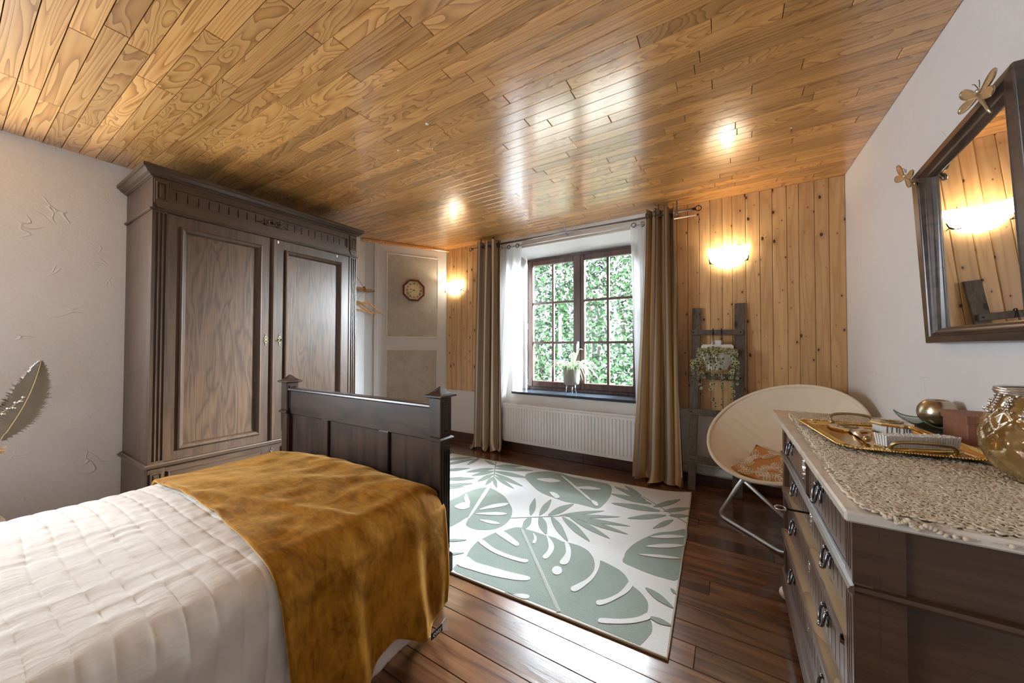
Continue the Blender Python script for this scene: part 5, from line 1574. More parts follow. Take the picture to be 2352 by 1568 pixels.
MB().tube(ring, .012, 10, closed=True).build('padded_rim', 'canvas', chair, smooth=True, label='cream stitched edge of the seat')
def rimp(deg, dn=-.02): 
    t = RAD(deg)
    return CC + CA * (CR * cos(t)) + CB_ * (CR * sin(t)) + CN * dn
P1 = Vector((-.062, 2.930, .012)); P2 = Vector((.285, 2.545, .012))
# the two bent tube frames
A1 = Vector((.040, 2.700, .360))
sub = lambda a, b, t: a + (b - a) * t
fr1 = [rimp(196), A1 + Vector((0, .04, -.03)), sub(A1, P1, .85), P1 + Vector((.006, -.006, .004)), sub(P1, P2, .12), sub(P1, P2, .9), P2 + Vector((.03, -.01, .01)), Vector((.52, 2.66, .34)), rimp(340)]
def roundpath(pts, r=.05, n=5):
    pts = [Vector(p) for p in pts]
    out = [pts[0]]
    for a, b, c in zip(pts, pts[1:], pts[2:]):
        d1, d2 = (a - b), (c - b)
        r1 = min(r, d1.length * .45, d2.length * .45)
        p, q = b + d1.normalized() * r1, b + d2.normalized() * r1
        for k in range(n + 1):
            t = k / n
            out.append(p * (1 - t) ** 2 + b * 2 * t * (1 - t) + q * t * t)
    out.append(pts[-1])
    return [tuple(p) for p in out]
R1 = rimp(268, -.015)
R2 = rimp(325, -.015)
MB().tube(roundpath([R1, P1, P2, R2], .07, 7), .0115, 10).build('leg_frame', 'steel_tube', chair, smooth=True)
P3, P4 = Vector((.46, 2.72, .012)), Vector((.60, 3.16, .012))
P5 = Vector((.28, 3.30, .012))
MB().tube(roundpath([R1 + Vector((.012, -.004, -.01)), P3, P4, rimp(40, -.03)], .07, 7), .0115, 10).build('leg_frame', 'steel_tube', chair, smooth=True)

cu = empty('cushion', (.20, 2.80, .46), 'small orange cushion with a white leaf print lying in the round chair', 'cushion')
CO = CC + CB_ * (-.215) + CA * .030 + CN * (-.165)
def cush(a, b, s_):
    u, v = a * 2 - 1, b * 2 - 1
    k = (1 - abs(u) ** 2.6) * (1 - abs(v) ** 2.6)
    pin = 1 - .10 * (1 - abs(u)) * abs(v) ** 2 - .10 * (1 - abs(v)) * abs(u) ** 2
    d = .055 * max(0, k) ** .6 * s_ + .028 * (v * v) + .040 * u * u
    return CO + CA * (u * .205 * pin) + (CB_ * .92 - CN * .25).normalized() * (v * .165 * pin) + CN * d
mb = MB()
mb.sheet(lambda a, b: tuple(cush(a, b, 1)), 22, 22); mb.sheet(lambda a, b: tuple(cush(a, b, -.55)), 22, 22); mb.uv = {}
mb.build('cushion_cover', 'cushion_cloth', cu, smooth=True)
rc = random.Random(9)
for k in range(26):
    c0 = (rc.uniform(.08, .92), rc.uniform(.08, .92)); an = rc.uniform(0, 2 * pi); L = rc.uniform(.08, .16)
    mb = MB()
    def at(p): 
        q = cush(min(.99, max(.01, p[0])), min(.99, max(.01, p[1])), 1); return tuple(q + CN * .0025)
    for s_ in (-1, 1):
        for j in range(7):
            t = (j + .5) / 7
            bx, by = c0[0] + cos(an) * L * (t - .5) * 2, c0[1] + sin(an) * L * (t - .5) * 2
            w = .055 * sin(pi * t) + .008
            ex, ey = bx - sin(an) * w * s_ + cos(an) * .02, by + cos(an) * w * s_ + sin(an) * .02
            mb.tube([at((bx, by)), at(((bx + ex) / 2, (by + ey) / 2)), at((ex, ey))], .0022, 4, flat=.4)
    mb.tube([at((c0[0] + cos(an) * L * (t - .5) * 2, c0[1] + sin(an) * L * (t - .5) * 2)) for t in [i / 6 for i in range(7)]], .0026, 4, flat=.4)
    ol = []
    for t in [i / 16 for i in range(17)]:
        ol.append(at((c0[0] + cos(an) * L * (t - .5) * 2 - sin(an) * .055 * sin(pi * t), c0[1] + sin(an) * L * (t - .5) * 2 + cos(an) * .055 * sin(pi * t))))
    ol2 = []
    for t in [i / 16 for i in range(17)]:
        ol2.append(at((c0[0] + cos(an) * L * (t - .5) * 2 + sin(an) * .055 * sin(pi * t), c0[1] + sin(an) * L * (t - .5) * 2 - cos(an) * .055 * sin(pi * t))))
    mb.tube(ol, .0024, 4, flat=.4); mb.tube(ol2, .0024, 4, flat=.4)
    mb.build('leaf_print', 'cushion_print', cu, label='white stitched leaf')

# ================================================================== LACE RUNNER
ZM = .885
run = empty('lace_runner', (.43, 1.56, ZM), 'cream crocheted lace runner lying along the marble top', 'table runner')
RLC, RLA = Vector((.412, 1.545)), RAD(1.6)
def rl(u, v):   # u across (-1..1), v along (-1..1)
    x, y = u * .186, v * .630
    # rounded corners
    return Vector((RLC.x + x * cos(RLA) + y * sin(RLA), RLC.y - x * sin(RLA) + y * cos(RLA)))
def runz(x, y):
    base = ZM + .0015 + .0035 * vnoise(x * 26, y * 26, 3) + .0015 * vnoise(x * 90, y * 90, 8)
    if y < .923:                       # hangs over the near edge of the slab
        return base - (0.923 - y) * 0.9
    return base
out = []
N = 150
for k in range(N):
    t = 2 * pi * k / N
    e = .34
    cx_, sy_ = cos(t), sin(t)
    u = math.copysign(abs(cx_) ** e, cx_); v = math.copysign(abs(sy_) ** (e * .55), sy_)
    p = rl(u, v)
    sc_ = .010 * abs(sin(k * pi * 44 / N)) + .004 * sin(k * 1.7)
    d = (p - RLC).normalized()
    out.append(p + d * sc_)
mb = MB()
NR = 26
g = []
for j in range(NR + 1):
    row = []
    for p in out:
        q = RLC + (p - RLC) * (j / NR) if j else RLC + (p - RLC) * .001
        yy = q.y
        y2 = yy if yy >= .923 else .9215
        row.append(mb.P((q.x, y2 if yy < .923 else yy, runz(q.x, yy))))
    g.append(row)
for j in range(NR):
    for k in range(N): mb.F((g[j][k], g[j][(k + 1) % N], g[j + 1][(k + 1) % N], g[j + 1][k]))
mb.build('lace_ground', 'lace', run, smooth=True, recalc=True)
# crocheted loops lying over the ground, and the scalloped border
rn = random.Random(2)
mb = MB()
nr, nc = 100, 32
for i in range(nr):
    for j in range(nc):
        u, v = -0.95 + 1.90 * (j + .5 * (i % 2) + .25) / nc, -.975 + 1.95 * (i + .5) / nr
        if abs(u) > .96: continue
        p = rl(u, v) + Vector((rn.uniform(-.002, .002), rn.uniform(-.002, .002)))
        if p.y < .932: continue
        z = runz(p.x, p.y) + .0022
        ra, rb_ = rn.uniform(.0048, .0072), rn.uniform(.0040, .0058)
        a0 = rn.uniform(0, pi); w = rn.uniform(.0017, .0026); tl_ = rn.uniform(-.0012, .0012)
        mb.tube([(p.x + ra * cos(t) * cos(a0) - rb_ * sin(t) * sin(a0), p.y + ra * cos(t) * sin(a0) + rb_ * sin(t) * cos(a0), z + tl_ * cos(t) + .0008 * sin(3 * t)) for t in [2 * pi * k / 8 for k in range(8)]], w, 4, closed=True)
mb.build('crochet_loops', 'lace_thread', run, smooth=True, kind='stuff', label='raised crochet stitches', recalc=False)
mb = MB()
for k in range(0, N, 1):
    p, q = out[k], out[(k + 1) % N]
    for pp in (p, (p + q) / 2):
        if pp.y < .926: 
            mb.ball((pp.x, .9200, runz(pp.x, pp.y)), .0045, 6, 4); continue
        d = (pp - RLC).normalized()
        mb.ball((pp.x - d.x * .004, pp.y - d.y * .004, runz(pp.x, pp.y) + .001), .0048, 6, 4, .6)
mb.build('scalloped_edge', 'lace_thread', run, smooth=True, kind='stuff', label='scalloped crochet border', recalc=False)

# ================================================================== TRAY WITH BRUSH SET
TC, TA = Vector((.436, 1.652)), RAD(6.0)
ZT = ZM + .0085
def tp(u, v, z=0.0):
    return (TC.x + u * cos(TA) - v * sin(TA), TC.y + u * sin(TA) + v * cos(TA), ZT + z)
tray = empty('tray', (TC.x, TC.y, ZT), 'gilt metal tray with roped rim and two looped handles on the lace runner', 'tray')
def rrect(hu, hv, r, n=6):
    pts = []
    for cx_, cy_, a0 in ((hu - r, hv - r, 0), (-hu + r, hv - r, pi / 2), (-hu + r, -hv + r, pi), (hu - r, -hv + r, 3 * pi / 2)):
        for k in range(n + 1):
            a = a0 + pi / 2 * k / n
            pts.append((cx_ + r * cos(a), cy_ + r * sin(a)))
    return pts
HU, HV = .172, .230
mb = MB()
prof = [(0, .013), (.006, .0145), (.022, .0125), (.026, .0085), (.034, .0030), (.042, .0020)]
loops = []
for ins, z in prof:
    loops.append([mb.P(tp(u, v, z)) for u, v in rrect(HU - ins, HV - ins, .05 - ins * .6)])
for A, B in zip(loops, loops[1:]):
    for k in range(len(A)): mb.F((A[k], A[(k + 1) % len(A)], B[(k + 1) % len(A)], B[k]))
mb.F(loops[-1])
mb.build('tray_plate', 'tray_gold', tray, smooth=True, solid=.002)
rim = rrect(HU, HV, .05, 8)
mb = MB()
per = []
for k in range(len(rim)):
    a, b = Vector(rim[k]), Vector(rim[(k + 1) % len(rim)])
    n = max(1, int((b - a).length / .006))
    for i in range(n): per.append(a + (b - a) * i / n)
for k, p in enumerate(per): mb.ball(tp(p.x, p.y, .0135), .0035, 6, 4)
mb.build('roped_rim', 'brass', tray, smooth=True, kind='stuff', label='beaded gilt rim', recalc=False)
mb = MB()
nr_ = 110
pr_ = rrect(HU - .013, HV - .013, .042, 8)
per2 = []
for k in range(len(pr_)):
    a, b = Vector(pr_[k]), Vector(pr_[(k + 1) % len(pr_)])
    n = max(1, int((b - a).length / .0075))
    for i in range(n): per2.append((a + (b - a) * i / n, (b - a).normalized()))
for p, t in per2:
    nn = Vector((-t.y, t.x))
    mb.tube([tp(p.x - nn.x * .008, p.y - nn.y * .008, .0142), tp(p.x + nn.x * .008, p.y + nn.y * .008, .0142)], .0018, 4)
mb.build('embossed_border', 'brass', tray, kind='stuff', label='embossed gilt border', recalc=False)
for s_ in (-1, 1):
    h = MB()
    h.tube([tp(*p) for p in spline([(-.062, s_ * (HV - .012), .014), (-.064, s_ * (HV - .004), .030), (-.048, s_ * (HV + .004), .042), (0, s_ * (HV + .008), .046), (.048, s_ * (HV + .004), .042), (.064, s_ * (HV - .004), .030), (.062, s_ * (HV - .012), .014)], 5)], .0050, 8)
    for u in (-.062, .062): h.ball(tp(u, s_ * (HV - .014), .015), .011, 10, 6, .6)
    h.build('loop_handle', 'old_brass', tray, smooth=True)

def octagon(cx_, cy_, r, rot=0.0, sx=1.0):
    return [(cx_ + r * sx * cos(rot + pi / 8 + k * pi / 4), cy_ + r * cos(pi / 2 - (rot + pi / 8 + k * pi / 4))) for k in range(8)]
ZB = ZT + .0030
def toiletry(name, label, cat, c, ang, z, headr, hl, brush):
    root = empty(name, (c[0], c[1], z), label, cat)
    ca, sa = cos(ang), sin(ang)
    T = lambda u, v, w: (c[0] + u * ca - v * sa, c[1] + u * sa + v * ca, z + w)
    pts = octagon(0, 0, headr, 0, .86)
    th_ = .010
    h0 = .026 if brush else 0.0
    MB(T).prism(pts, h0, h0 + th_, 2).build('head', 'cream_top', root, bevel=.0015)
    mb = MB(T)
    mb.tube([(x * 1.005, y * 1.005, h0 + th_ * .5) for x, y in pts], .0042, 6, closed=True)
    mb.build('gilt_edge', 'brass', root)
    o = MB(T)
    o.tube([(.027 * cos(a), .020 * sin(a), h0 + th_ + .002) for a in [2 * pi * k / 24 for k in range(24)]], .0055, 6, closed=True, flat=.6)
    for k in range(16):
        a = 2 * pi * k / 16
        o.ball((.030 * cos(a), .023 * sin(a), h0 + th_ + .003), .0028, 6, 4)
    o.build('filigree_medallion', 'old_brass', root, smooth=True)
    hd = MB(T)
    hd.tube([(0, -headr * .82, h0 + th_ * .5), (0, -headr - .02, h0 + th_ * .5 + .002), (0, -headr - hl, h0 * .2 + .009 + th_ * .3)], [.0085, .0085, .0095], 10, flat=.75)
    hd.build('handle', 'silver_deco' if not brush else 'brass', root, smooth=True)
    MB(T).ball((0, -headr - hl, h0 * .2 + .009 + th_ * .3), .0105, 10, 8).build('handle_knob', 'old_brass', root, smooth=True)
    if brush:
        b = MB(T)
        for i in range(-6, 7):
            for j in range(-6, 7):
                x, y = i * .0075, j * .0082
                if (x / (headr * .74)) ** 2 + (y / (headr * .86)) ** 2 < 1:
                    b.tube([(x, y, h0 + .001), (x * 1.06, y * 1.06, 0.0008)], [.0036, .0030], 5)
        b.build('bristles', 'bristle_white', root, kind='stuff', label='white bristles', recalc=False)
    return root
toiletry('hand_mirror', 'gilt-edged octagonal hand mirror face down on the tray', 'hand mirror', (.376, 1.772), RAD(1), ZB, .060, .150, False)
toiletry('hair_brush', 'gilt octagonal hairbrush resting on its white bristles', 'hair brush', (.500, 1.790), RAD(22), ZB + .0015, .060, .110, True)
cb = empty('clothes_brush', (.466, 1.487, ZT + .004), 'long brass clothes brush lying with its white bristles upward', 'clothes brush')
CA_ = RAD(24)
bc = (.466, 1.490)
Tb = lambda u, v, w: (bc[0] + u * cos(CA_) - v * sin(CA_), bc[1] + u * sin(CA_) + v * cos(CA_), ZB + .001 + w)
MB(Tb).prism([(-.098, -.016), (-.092, -.022), (.092, -.022), (.098, -.016), (.098, .016), (.092, .022), (-.092, .022), (-.098, .016)], .0, .018, 2).build('brush_back', 'old_brass', cb, bevel=.0025)
MB(Tb).tube([(-.094, -.0225, .010), (.094, -.0225, .010)], .0045, 6).build('gilt_edge', 'brass', cb, smooth=True)
b = MB(Tb)
for i in range(30):
    for j in range(-2, 3):
        x = -.088 + .176 * i / 29
        b.tube([(x, j * .0075, .017), (x * 1.05, j * .0092, .048 + .003 * hash1(i * 7 + j))], [.0034, .0028], 5)
b.build('bristles', 'bristle_white', cb, kind='stuff', label='white bristles', recalc=False)

# ================================================================== GLASS PLATE, BRUSHED BALL, BOX, AMBER VASE
PC = (.683, 2.045)
pl = empty('glass_plate', (PC[0], PC[1], ZM), 'clear green-edged glass plate with upturned corners by the wall', 'plate')
def plate(a, b):
    u, v = a * 2 - 1, b * 2 - 1
    r2 = (abs(u) ** 4 + abs(v) ** 4) ** .25
    z = .004 + .026 * max(0, r2 - .45) ** 1.6 * 1.8 + .012 * (u * u * v * v)
    return (PC[0] + u * .067, PC[1] + v * .138, ZM + z)
mb = MB().sheet(plate, 20, 24); mb.uv = {}
mb.build('plate_glass', 'plate_glass', pl, smooth=True, solid=.004)
rim_ = []
for k in range(24): rim_.append(plate(k / 24, 0))
for k in range(24): rim_.append(plate(1, k / 24))
for k in range(24): rim_.append(plate(1 - k / 24, 1))
for k in range(24): rim_.append(plate(0, 1 - k / 24))
t = NT('green_glass_edge'); t.set(color=(0.10, 0.22, 0.17), rough=0.1)
MB().tube(rim_, .0024, 6, closed=True).build('plate_rim', 'green_glass_edge', pl, smooth=True)
bl = empty('candle_ball', (.690, 2.020, ZM + .010), 'round brushed gold tealight holder standing on the glass plate', 'candle holder')
r_, n_ = .056, 18
prof = [(max(.001, r_ * sin(pi * i / n_)), r_ * 1.0 - r_ * 1.0 * cos(pi * i / n_)) for i in range(n_ - 2)]
pr2 = [(prof[-1][0] - .003, prof[-1][1] - .004), (prof[-1][0] - .006, prof[-1][1] - .03), (.001, prof[-1][1] - .03)]
MB().lathe(prof + pr2, 32, (.690, 2.020, ZM + .0105)).build('ball_body', 'brushed_gold', bl, smooth=True)
bx = empty('trinket_box', (.703, 1.816, ZM), 'small brown textured cardboard box with a fitted lid', 'box')
MB().box(.658, .748, 1.740, 1.893, ZM + .0002, ZM + .080, .002).build('box_body', 'box_paper', bx)
MB().box(.654, .752, 1.736, 1.897, ZM + .070, ZM + .096, .002).build('box_lid', 'box_paper', bx)
VX, VY = .636, 1.305
vs_ = empty('amber_vase', (VX, VY, ZM), 'large amber diamond-cut glass vase with a silver beaded rim', 'vase')
vp = [(r_ * .95, z_ * 1.06) for r_, z_ in [(.001, .0), (.050, .0005), (.075, .010), (.100, .034), (.117, .070), (.120, .100), (.115, .130), (.104, .160), (.094, .180), (.090, .192), (.093, .200)]]
def vr(z):
    for (r0, z0), (r1, z1) in zip(vp, vp[1:]):
        if z0 <= z <= z1: return r0 + (r1 - r0) * (z - z0) / max(1e-6, z1 - z0)
    return vp[-1][0]
mb = MB()
nA, nZ = 144, 60
zs = [.0005 + .209 * j / nZ for j in range(nZ + 1)]
gg = []
for i in range(nA):
    a = 2 * pi * i / nA
    row = []
    for j, z in enumerate(zs):
        k1 = (i / nA * 12 + z / .197 * 3.2) % 1; k2 = (i / nA * 12 - z / .197 * 3.2) % 1
        d = min(abs(k1 - .5), abs(k2 - .5)) * 2
        rr_ = vr(z) + (.0050 * (1 - min(1, d * 3.4)) if .030 < z < .178 else 0)
        row.append(mb.P((VX + rr_ * cos(a), VY + rr_ * sin(a), ZM + z)))
    gg.append(row)
for i in range(nA):
    for j in range(nZ): mb.F((gg[i][j], gg[(i + 1) % nA][j], gg[(i + 1) % nA][j + 1], gg[i][j + 1]))
mb.F([gg[i][0] for i in range(nA)][::-1])
mb.build('vase_body', 'amber_glass', vs_, smooth=True, solid=.003)
rm = MB()
for z, r in ((.211, .091), (.216, .093), (.221, .092)): rm.tube([(VX + r * cos(2 * pi * k / 48), VY + r * sin(2 * pi * k / 48), ZM + z) for k in range(48)], .0035, 6, closed=True)
rmo = rm.build('silver_rim', 'silver_deco', vs_, smooth=True)
ln = MB()
for k in range(10):
    a = 2 * pi * k / 10
    for da in (-.22, 0, .22):
        for s2 in range(7):
            t = s2 / 6
            aa = a + da * (1 - abs(2 * t - 1) * .2) + .16 * sin(pi * t) * (1 if da > 0 else -1 if da < 0 else 0)
            z = .206 - .036 * t
            ln.ball((VX + (vr(z) + .006) * cos(aa), VY + (vr(z) + .006) * sin(aa), ZM + z), .0028, 6, 4)
    z = .166
    ln.ball((VX + (vr(z) + .009) * cos(a), VY + (vr(z) + .009) * sin(a), ZM + z), .0052, 8, 6)
    ln.ball((VX + (vr(.188) + .008) * cos(a + pi / 10), VY + (vr(.188) + .008) * sin(a + pi / 10), ZM + .188), .0045, 8, 6)
ln.build('beaded_lace', 'silver_deco', rmo, smooth=True, kind='stuff', label='silver bead swags', recalc=False)

# ================================================================== WALL MIRROR
mr = empty('wall_mirror', (XR - .02, 1.86, 1.20), 'wall mirror in a wide dark wooden frame tilted forward over the dresser', 'mirror')
def mx(z, w=0.0):       # x of the tilted front plane at height z
    return XR - .030 - (z - 1.222) * .0515 - w
TM = lambda u, v, w: (mx(v, w), u, v)
OUT = [(2.180, 1.220), (2.176, 1.926), (1.535, 1.988), (1.535, 1.220)]
INN = [(2.080, 1.283), (2.046, 1.876), (1.606, 1.922), (1.628, 1.283)]
names = ('left_stile', 'top_rail', 'right_stile', 'bottom_rail')
for k in range(4):
    o0, o1, i0, i1 = OUT[k], OUT[(k + 1) % 4], INN[k], INN[(k + 1) % 4]
    mb = MB(TM)
    lp = lambda p, q, t: (p[0] + (q[0] - p[0]) * t, p[1] + (q[1] - p[1]) * t)
    prf = [(0, -.022), (0, .010), (.04, .014), (.42, .016), (.46, .011), (.52, .014), (.58, .009), (.64, .012), (.70, .006), (.80, .003), (.92, -.004), (1.0, -.014), (1.0, -.022)]
    A = [mb.P((*lp(o0, i0, t), w)) for t, w in prf]
    B = [mb.P((*lp(o1, i1, t), w)) for t, w in prf]
    for i in range(len(prf) - 1): mb.F((A[i], B[i], B[i + 1], A[i + 1]))
    mb.F((A[-1], B[-1], B[0], A[0])); mb.F(A); mb.F(B[::-1])
    mb.build(('frame_stile', 'frame_rail', 'frame_stile', 'frame_rail')[k], 'mirror_wood', mr)
mb = MB(TM)
mb.F([mb.P((p[0], p[1], -.013)) for p in [(2.09, 1.275), (2.056, 1.884), (1.596, 1.930), (1.620, 1.275)]])
mb.build('mirror_glass', 'mirror_glass', mr, recalc=False)
mb = MB(TM).prism([(2.15, 1.24), (2.15, 1.90), (1.56, 1.955), (1.56, 1.24)], -.0225, -.019, 2)
mb.build('back_board', 'mirror_wood', mr)
MB().tube([(XR - .001, 1.86, 1.80), (XR - .030, 1.86, 1.80)], .006, 6).build('wall_hook', 'black_metal', mr)

def dragonfly(c, ang, bang, label):
    """wings spread along the direction ang in the wall plane, body hanging along bang"""
    r = empty('dragonfly', c, label, 'ornament', 'brass dragonflies on the mirror frame')
    ca, sa = cos(ang), sin(ang)
    T = lambda s_, b_, w: (c[0] - w, c[1] + s_ * ca - b_ * sa, c[2] + s_ * sa + b_ * ca)
    cb_, sb_ = cos(bang), sin(bang)
    TB = lambda s_, b_, w: (c[0] - w, c[1] + s_ * cb_ - b_ * sb_, c[2] + s_ * sb_ + b_ * cb_)
    bd = MB(TB)
    bd.tube([(0, .012, .006), (0, -.004, .010), (0, -.022, .010), (0, -.045, .008), (0, -.075, .006), (0, -.092, .004)], [.004, .0085, .0065, .0050, .0045, .003], 8)
    bd.ball((0, .013, .009), .0085, 8, 6)
    bd.build('body', 'champagne_metal', r, smooth=True)
    for s_ in (-1, 1):
        for an, L in ((24, .100), (-8, .092)):
            a = RAD(an)
            d = Vector((cos(a) * s_, sin(a)))
            nn = Vector((-d.y, d.x))
            pts = []
            for k in range(20):
                t = 2 * pi * k / 20
                u = (1 - cos(t)) / 2
                w = sin(t) * .0155 * (u ** .55) * 1.25
                p = d * (u * L) + nn * w + Vector((0, -.006))
                pts.append((p.x, p.y, u))
            mb = MB(T)
            lo = [mb.P((p[0], p[1], .008 + .006 * p[2])) for p in pts]
            hi = [mb.P((p[0], p[1], .011 + .006 * p[2])) for p in pts]
            mb.F(lo[::-1]); mb.F(hi)
            for k in range(20): mb.F((lo[k], lo[(k + 1) % 20], hi[(k + 1) % 20], hi[k]))
            wg = mb.build('wing', 'champagne_metal', r)
            MB(T).tube([(p[0], p[1], .0115 + .006 * p[2]) for p in pts], .0018, 5, closed=True).build('wing_rim', 'silver_deco', wg)
    for s_ in (-1, 1):
        MB(T).tube(spline([(s_ * .004, .018, .012), (s_ * .012, .032, .016), (s_ * .018, .036, .020)], 4), .0009, 5).build('antenna', 'black_metal', r)
    return r
dragonfly((mx(1.955) - .018, 1.650, 1.975), RAD(12), RAD(-26), 'brass dragonfly on the upper mirror corner nearest the picture edge')
dragonfly((mx(1.93) - .018, 2.176, 1.938), RAD(30), RAD(-50), 'brass dragonfly on the mirror corner nearest the pine wall')

# ================================================================== CLOCK
CKU, CKZ = .572, 1.918
ck = empty('wall_clock', TD(CKU, CKZ, .012), 'octagonal wooden wall clock with a cream roman dial', 'clock')
TK = lambda u, v, w: TD(CKU + u, CKZ + v, .012 + w)
oc = lambda r: [(r * cos(pi / 8 + k * pi / 4), r * sin(pi / 8 + k * pi / 4)) for k in range(8)]
mb = MB(TK)
prf = [(.146, -.0078), (.146, .030), (.140, .040), (.130, .042), (.124, .036), (.120, .020)]
L_ = [[mb.P((x, y, w)) for x, y in oc(r)] for r, w in prf]
for A, B in zip(L_, L_[1:]):
    for k in range(8): mb.F((A[k], A[(k + 1) % 8], B[(k + 1) % 8], B[k]))
mb.F(L_[0][::-1])
mb.build('octagon_frame', 'clock_wood', ck)
MB(TK).prism(oc(.1205), .008, .0205, 2).build('dial', 'clock_face', ck)
MB(TK).tube([(.100 * cos(2 * pi * k / 48), .100 * sin(2 * pi * k / 48), .0208) for k in range(48)], .0010, 4, closed=True).build('minute_ring', 'clock_ink', ck)
dq = Matrix(((DD.x, 0, DN.x), (DD.y, 0, DN.y), (0, 1, 0))).to_4x4()
for k, s_ in enumerate(('XII', 'I', 'II', 'III', 'IIII', 'V', 'VI', 'VII', 'VIII', 'IX', 'X', 'XI')):
    a = pi / 2 - k * pi / 6
    fc = bpy.data.curves.new('numeral', 'FONT'); fc.body = s_; fc.size = .030; fc.align_x = 'CENTER'; fc.align_y = 'CENTER'; fc.extrude = .0004; fc.offset = .0008
    fo = lettering('numeral', fc, 'clock_ink'); fo.parent = ck
    q = Vector(TK(.083 * cos(a), .083 * sin(a), .0212)) - Vector(ck.location)
    fo.matrix_local = Matrix.Translation(q) @ dq @ Matrix.Rotation(a - pi / 2, 4, 'Z')
def hand(deg, L, w, z, name):
    a = RAD(90 - deg)
    d = Vector((cos(a), sin(a))); n = Vector((-d.y, d.x))
    pts = [(-d * .016 + n * w * .6), (d * L * .55 + n * w * .5), (d * L * .66 + n * w * 1.6), (d * L * .78 + n * w * .4), (d * L), (d * L * .78 - n * w * .4), (d * L * .66 - n * w * 1.6), (d * L * .55 - n * w * .5), (-d * .016 - n * w * .6)]
    MB(TK).prism([(p.x, p.y) for p in pts], z, z + .0012, 2).build(name, 'clock_ink', ck)
hand(287, .058, .0040, .0225, 'hour_hand'); hand(237, .084, .0028, .0245, 'minute_hand')
MB(TK).tube([(0, 0, .0215), (0, 0, .027)], .007, 10).build('hand_boss', 'clock_ink', ck)

# ================================================================== DRIFTWOOD STICK AND HANGERS
HXS = -3.600
stk = empty('driftwood_rail', (HXS, 2.44, 1.87), 'driftwood stick hung on brown cord beside the wardrobe', 'clothes rail')
path = [(HXS + .004 * sin(k * 1.3), 2.165 + k * .0555, 1.880 - .0012 * k + .005 * sin(k * 2.1)) for k in range(11)]
MB().tube(path, [.012, .016, .015, .017, .016, .018, .017, .017, .019, .019, .014], 9).build('stick', 'stick_wood', stk, smooth=True)
ap = (XL + .010, 2.395, 2.185)
for y in (2.205, 2.585):
    MB().tube(spline([ap, (HXS - .004, y + (.01 if y < 2.4 else -.01), 1.905), (HXS, y, 1.897)], 5), .0028, 6).build('cord', 'cord_brown', stk)
    kn = MB()
    for d_ in (-.008, 0, .008): kn.tube([(HXS + .020 * cos(a), y + d_, 1.877 + .020 * sin(a)) for a in [2 * pi * i / 14 for i in range(14)]], .003, 5, closed=True)
    kn.ball((HXS + .012, y, 1.900), .009, 8, 6)
    kn.build('cord_knot', 'cord_brown', stk, smooth=True)
MB().tube([(XL + .0005, 2.395, 2.188), (XL + .018, 2.395, 2.190)], .003, 6).build('nail', 'black_metal', stk)
for y in (2.36, 2.50, 2.63):
    MB().tube(spline([(HXS, y, 1.866), (HXS, y, 1.848), (HXS + .010, y, 1.838), (HXS + .016, y, 1.848)], 4), .0016, 5).build('cup_hook', 'wire_steel', stk)
def hanger(neck, ang, label, tilt):
    r = empty('coat_hanger', neck, label, 'coat hanger', 'wooden coat hangers')
    d = Vector((cos(ang), sin(ang), 0)); n = Vector((-d.y, d.x, 0)); c = Vector(neck)
    up = Vector((0, 0, 1))
    Th = lambda s_, t, v: tuple(c + d * (s_ * cos(tilt) - v * sin(tilt)) + n * t + up * (v * cos(tilt) + s_ * sin(tilt)))
    H = .205
    mb = MB(Th)
    top = [(-H, -.115), (-H * .80, -.088), (-H * .5, -.050), (-H * .25, -.020), (-H * .10, -.003), (0, 0), (H * .10, -.003), (H * .25, -.020), (H * .5, -.050), (H * .80, -.088), (H, -.115)]
    wd = [.009, .012, .015, .018, .021, .022, .021, .018, .015, .012, .009]
    rings = []
    for (s_, v), w in zip(top, wd):
        rings.append([mb.P((s_, -.006, v)), mb.P((s_, .006, v)), mb.P((s_, .006, v - w * 1.35)), mb.P((s_, -.006, v - w * 1.35))])
    for A, B in zip(rings, rings[1:]):
        for k in range(4): mb.F((A[k], A[(k + 1) % 4], B[(k + 1) % 4], B[k]))
    mb.F(rings[0][::-1]); mb.F(rings[-1])
    mb.build('shoulder', 'hanger_wood', r, bevel=.002)
    MB(Th).tube([(-H * .90, 0, -.112), (H * .90, 0, -.112)], .0048, 8).build('trouser_bar', 'hanger_wood', r, smooth=True)
    MB(Th).tube(spline([(0, 0, -.01), (0, 0, .045), (.012, 0, .060), (.022, 0, .078), (.016, 0, .100), (0, 0, .108), (-.016, 0, .100), (-.020, 0, .086)], 5), .0017, 6).build('hook', 'wire_steel', r, smooth=True)
    return r
hanger((-3.585, 2.615, 1.735), RAD(70), 'wooden coat hanger whose tip reaches over the corner panel', -.12)
hanger((-3.575, 2.495, 1.728), RAD(57), 'middle wooden coat hanger with its tip pointing lowest', -.16)
hanger((-3.570, 2.385, 1.735), RAD(55), 'wooden coat hanger mostly hidden by the wardrobe edge', -.08)

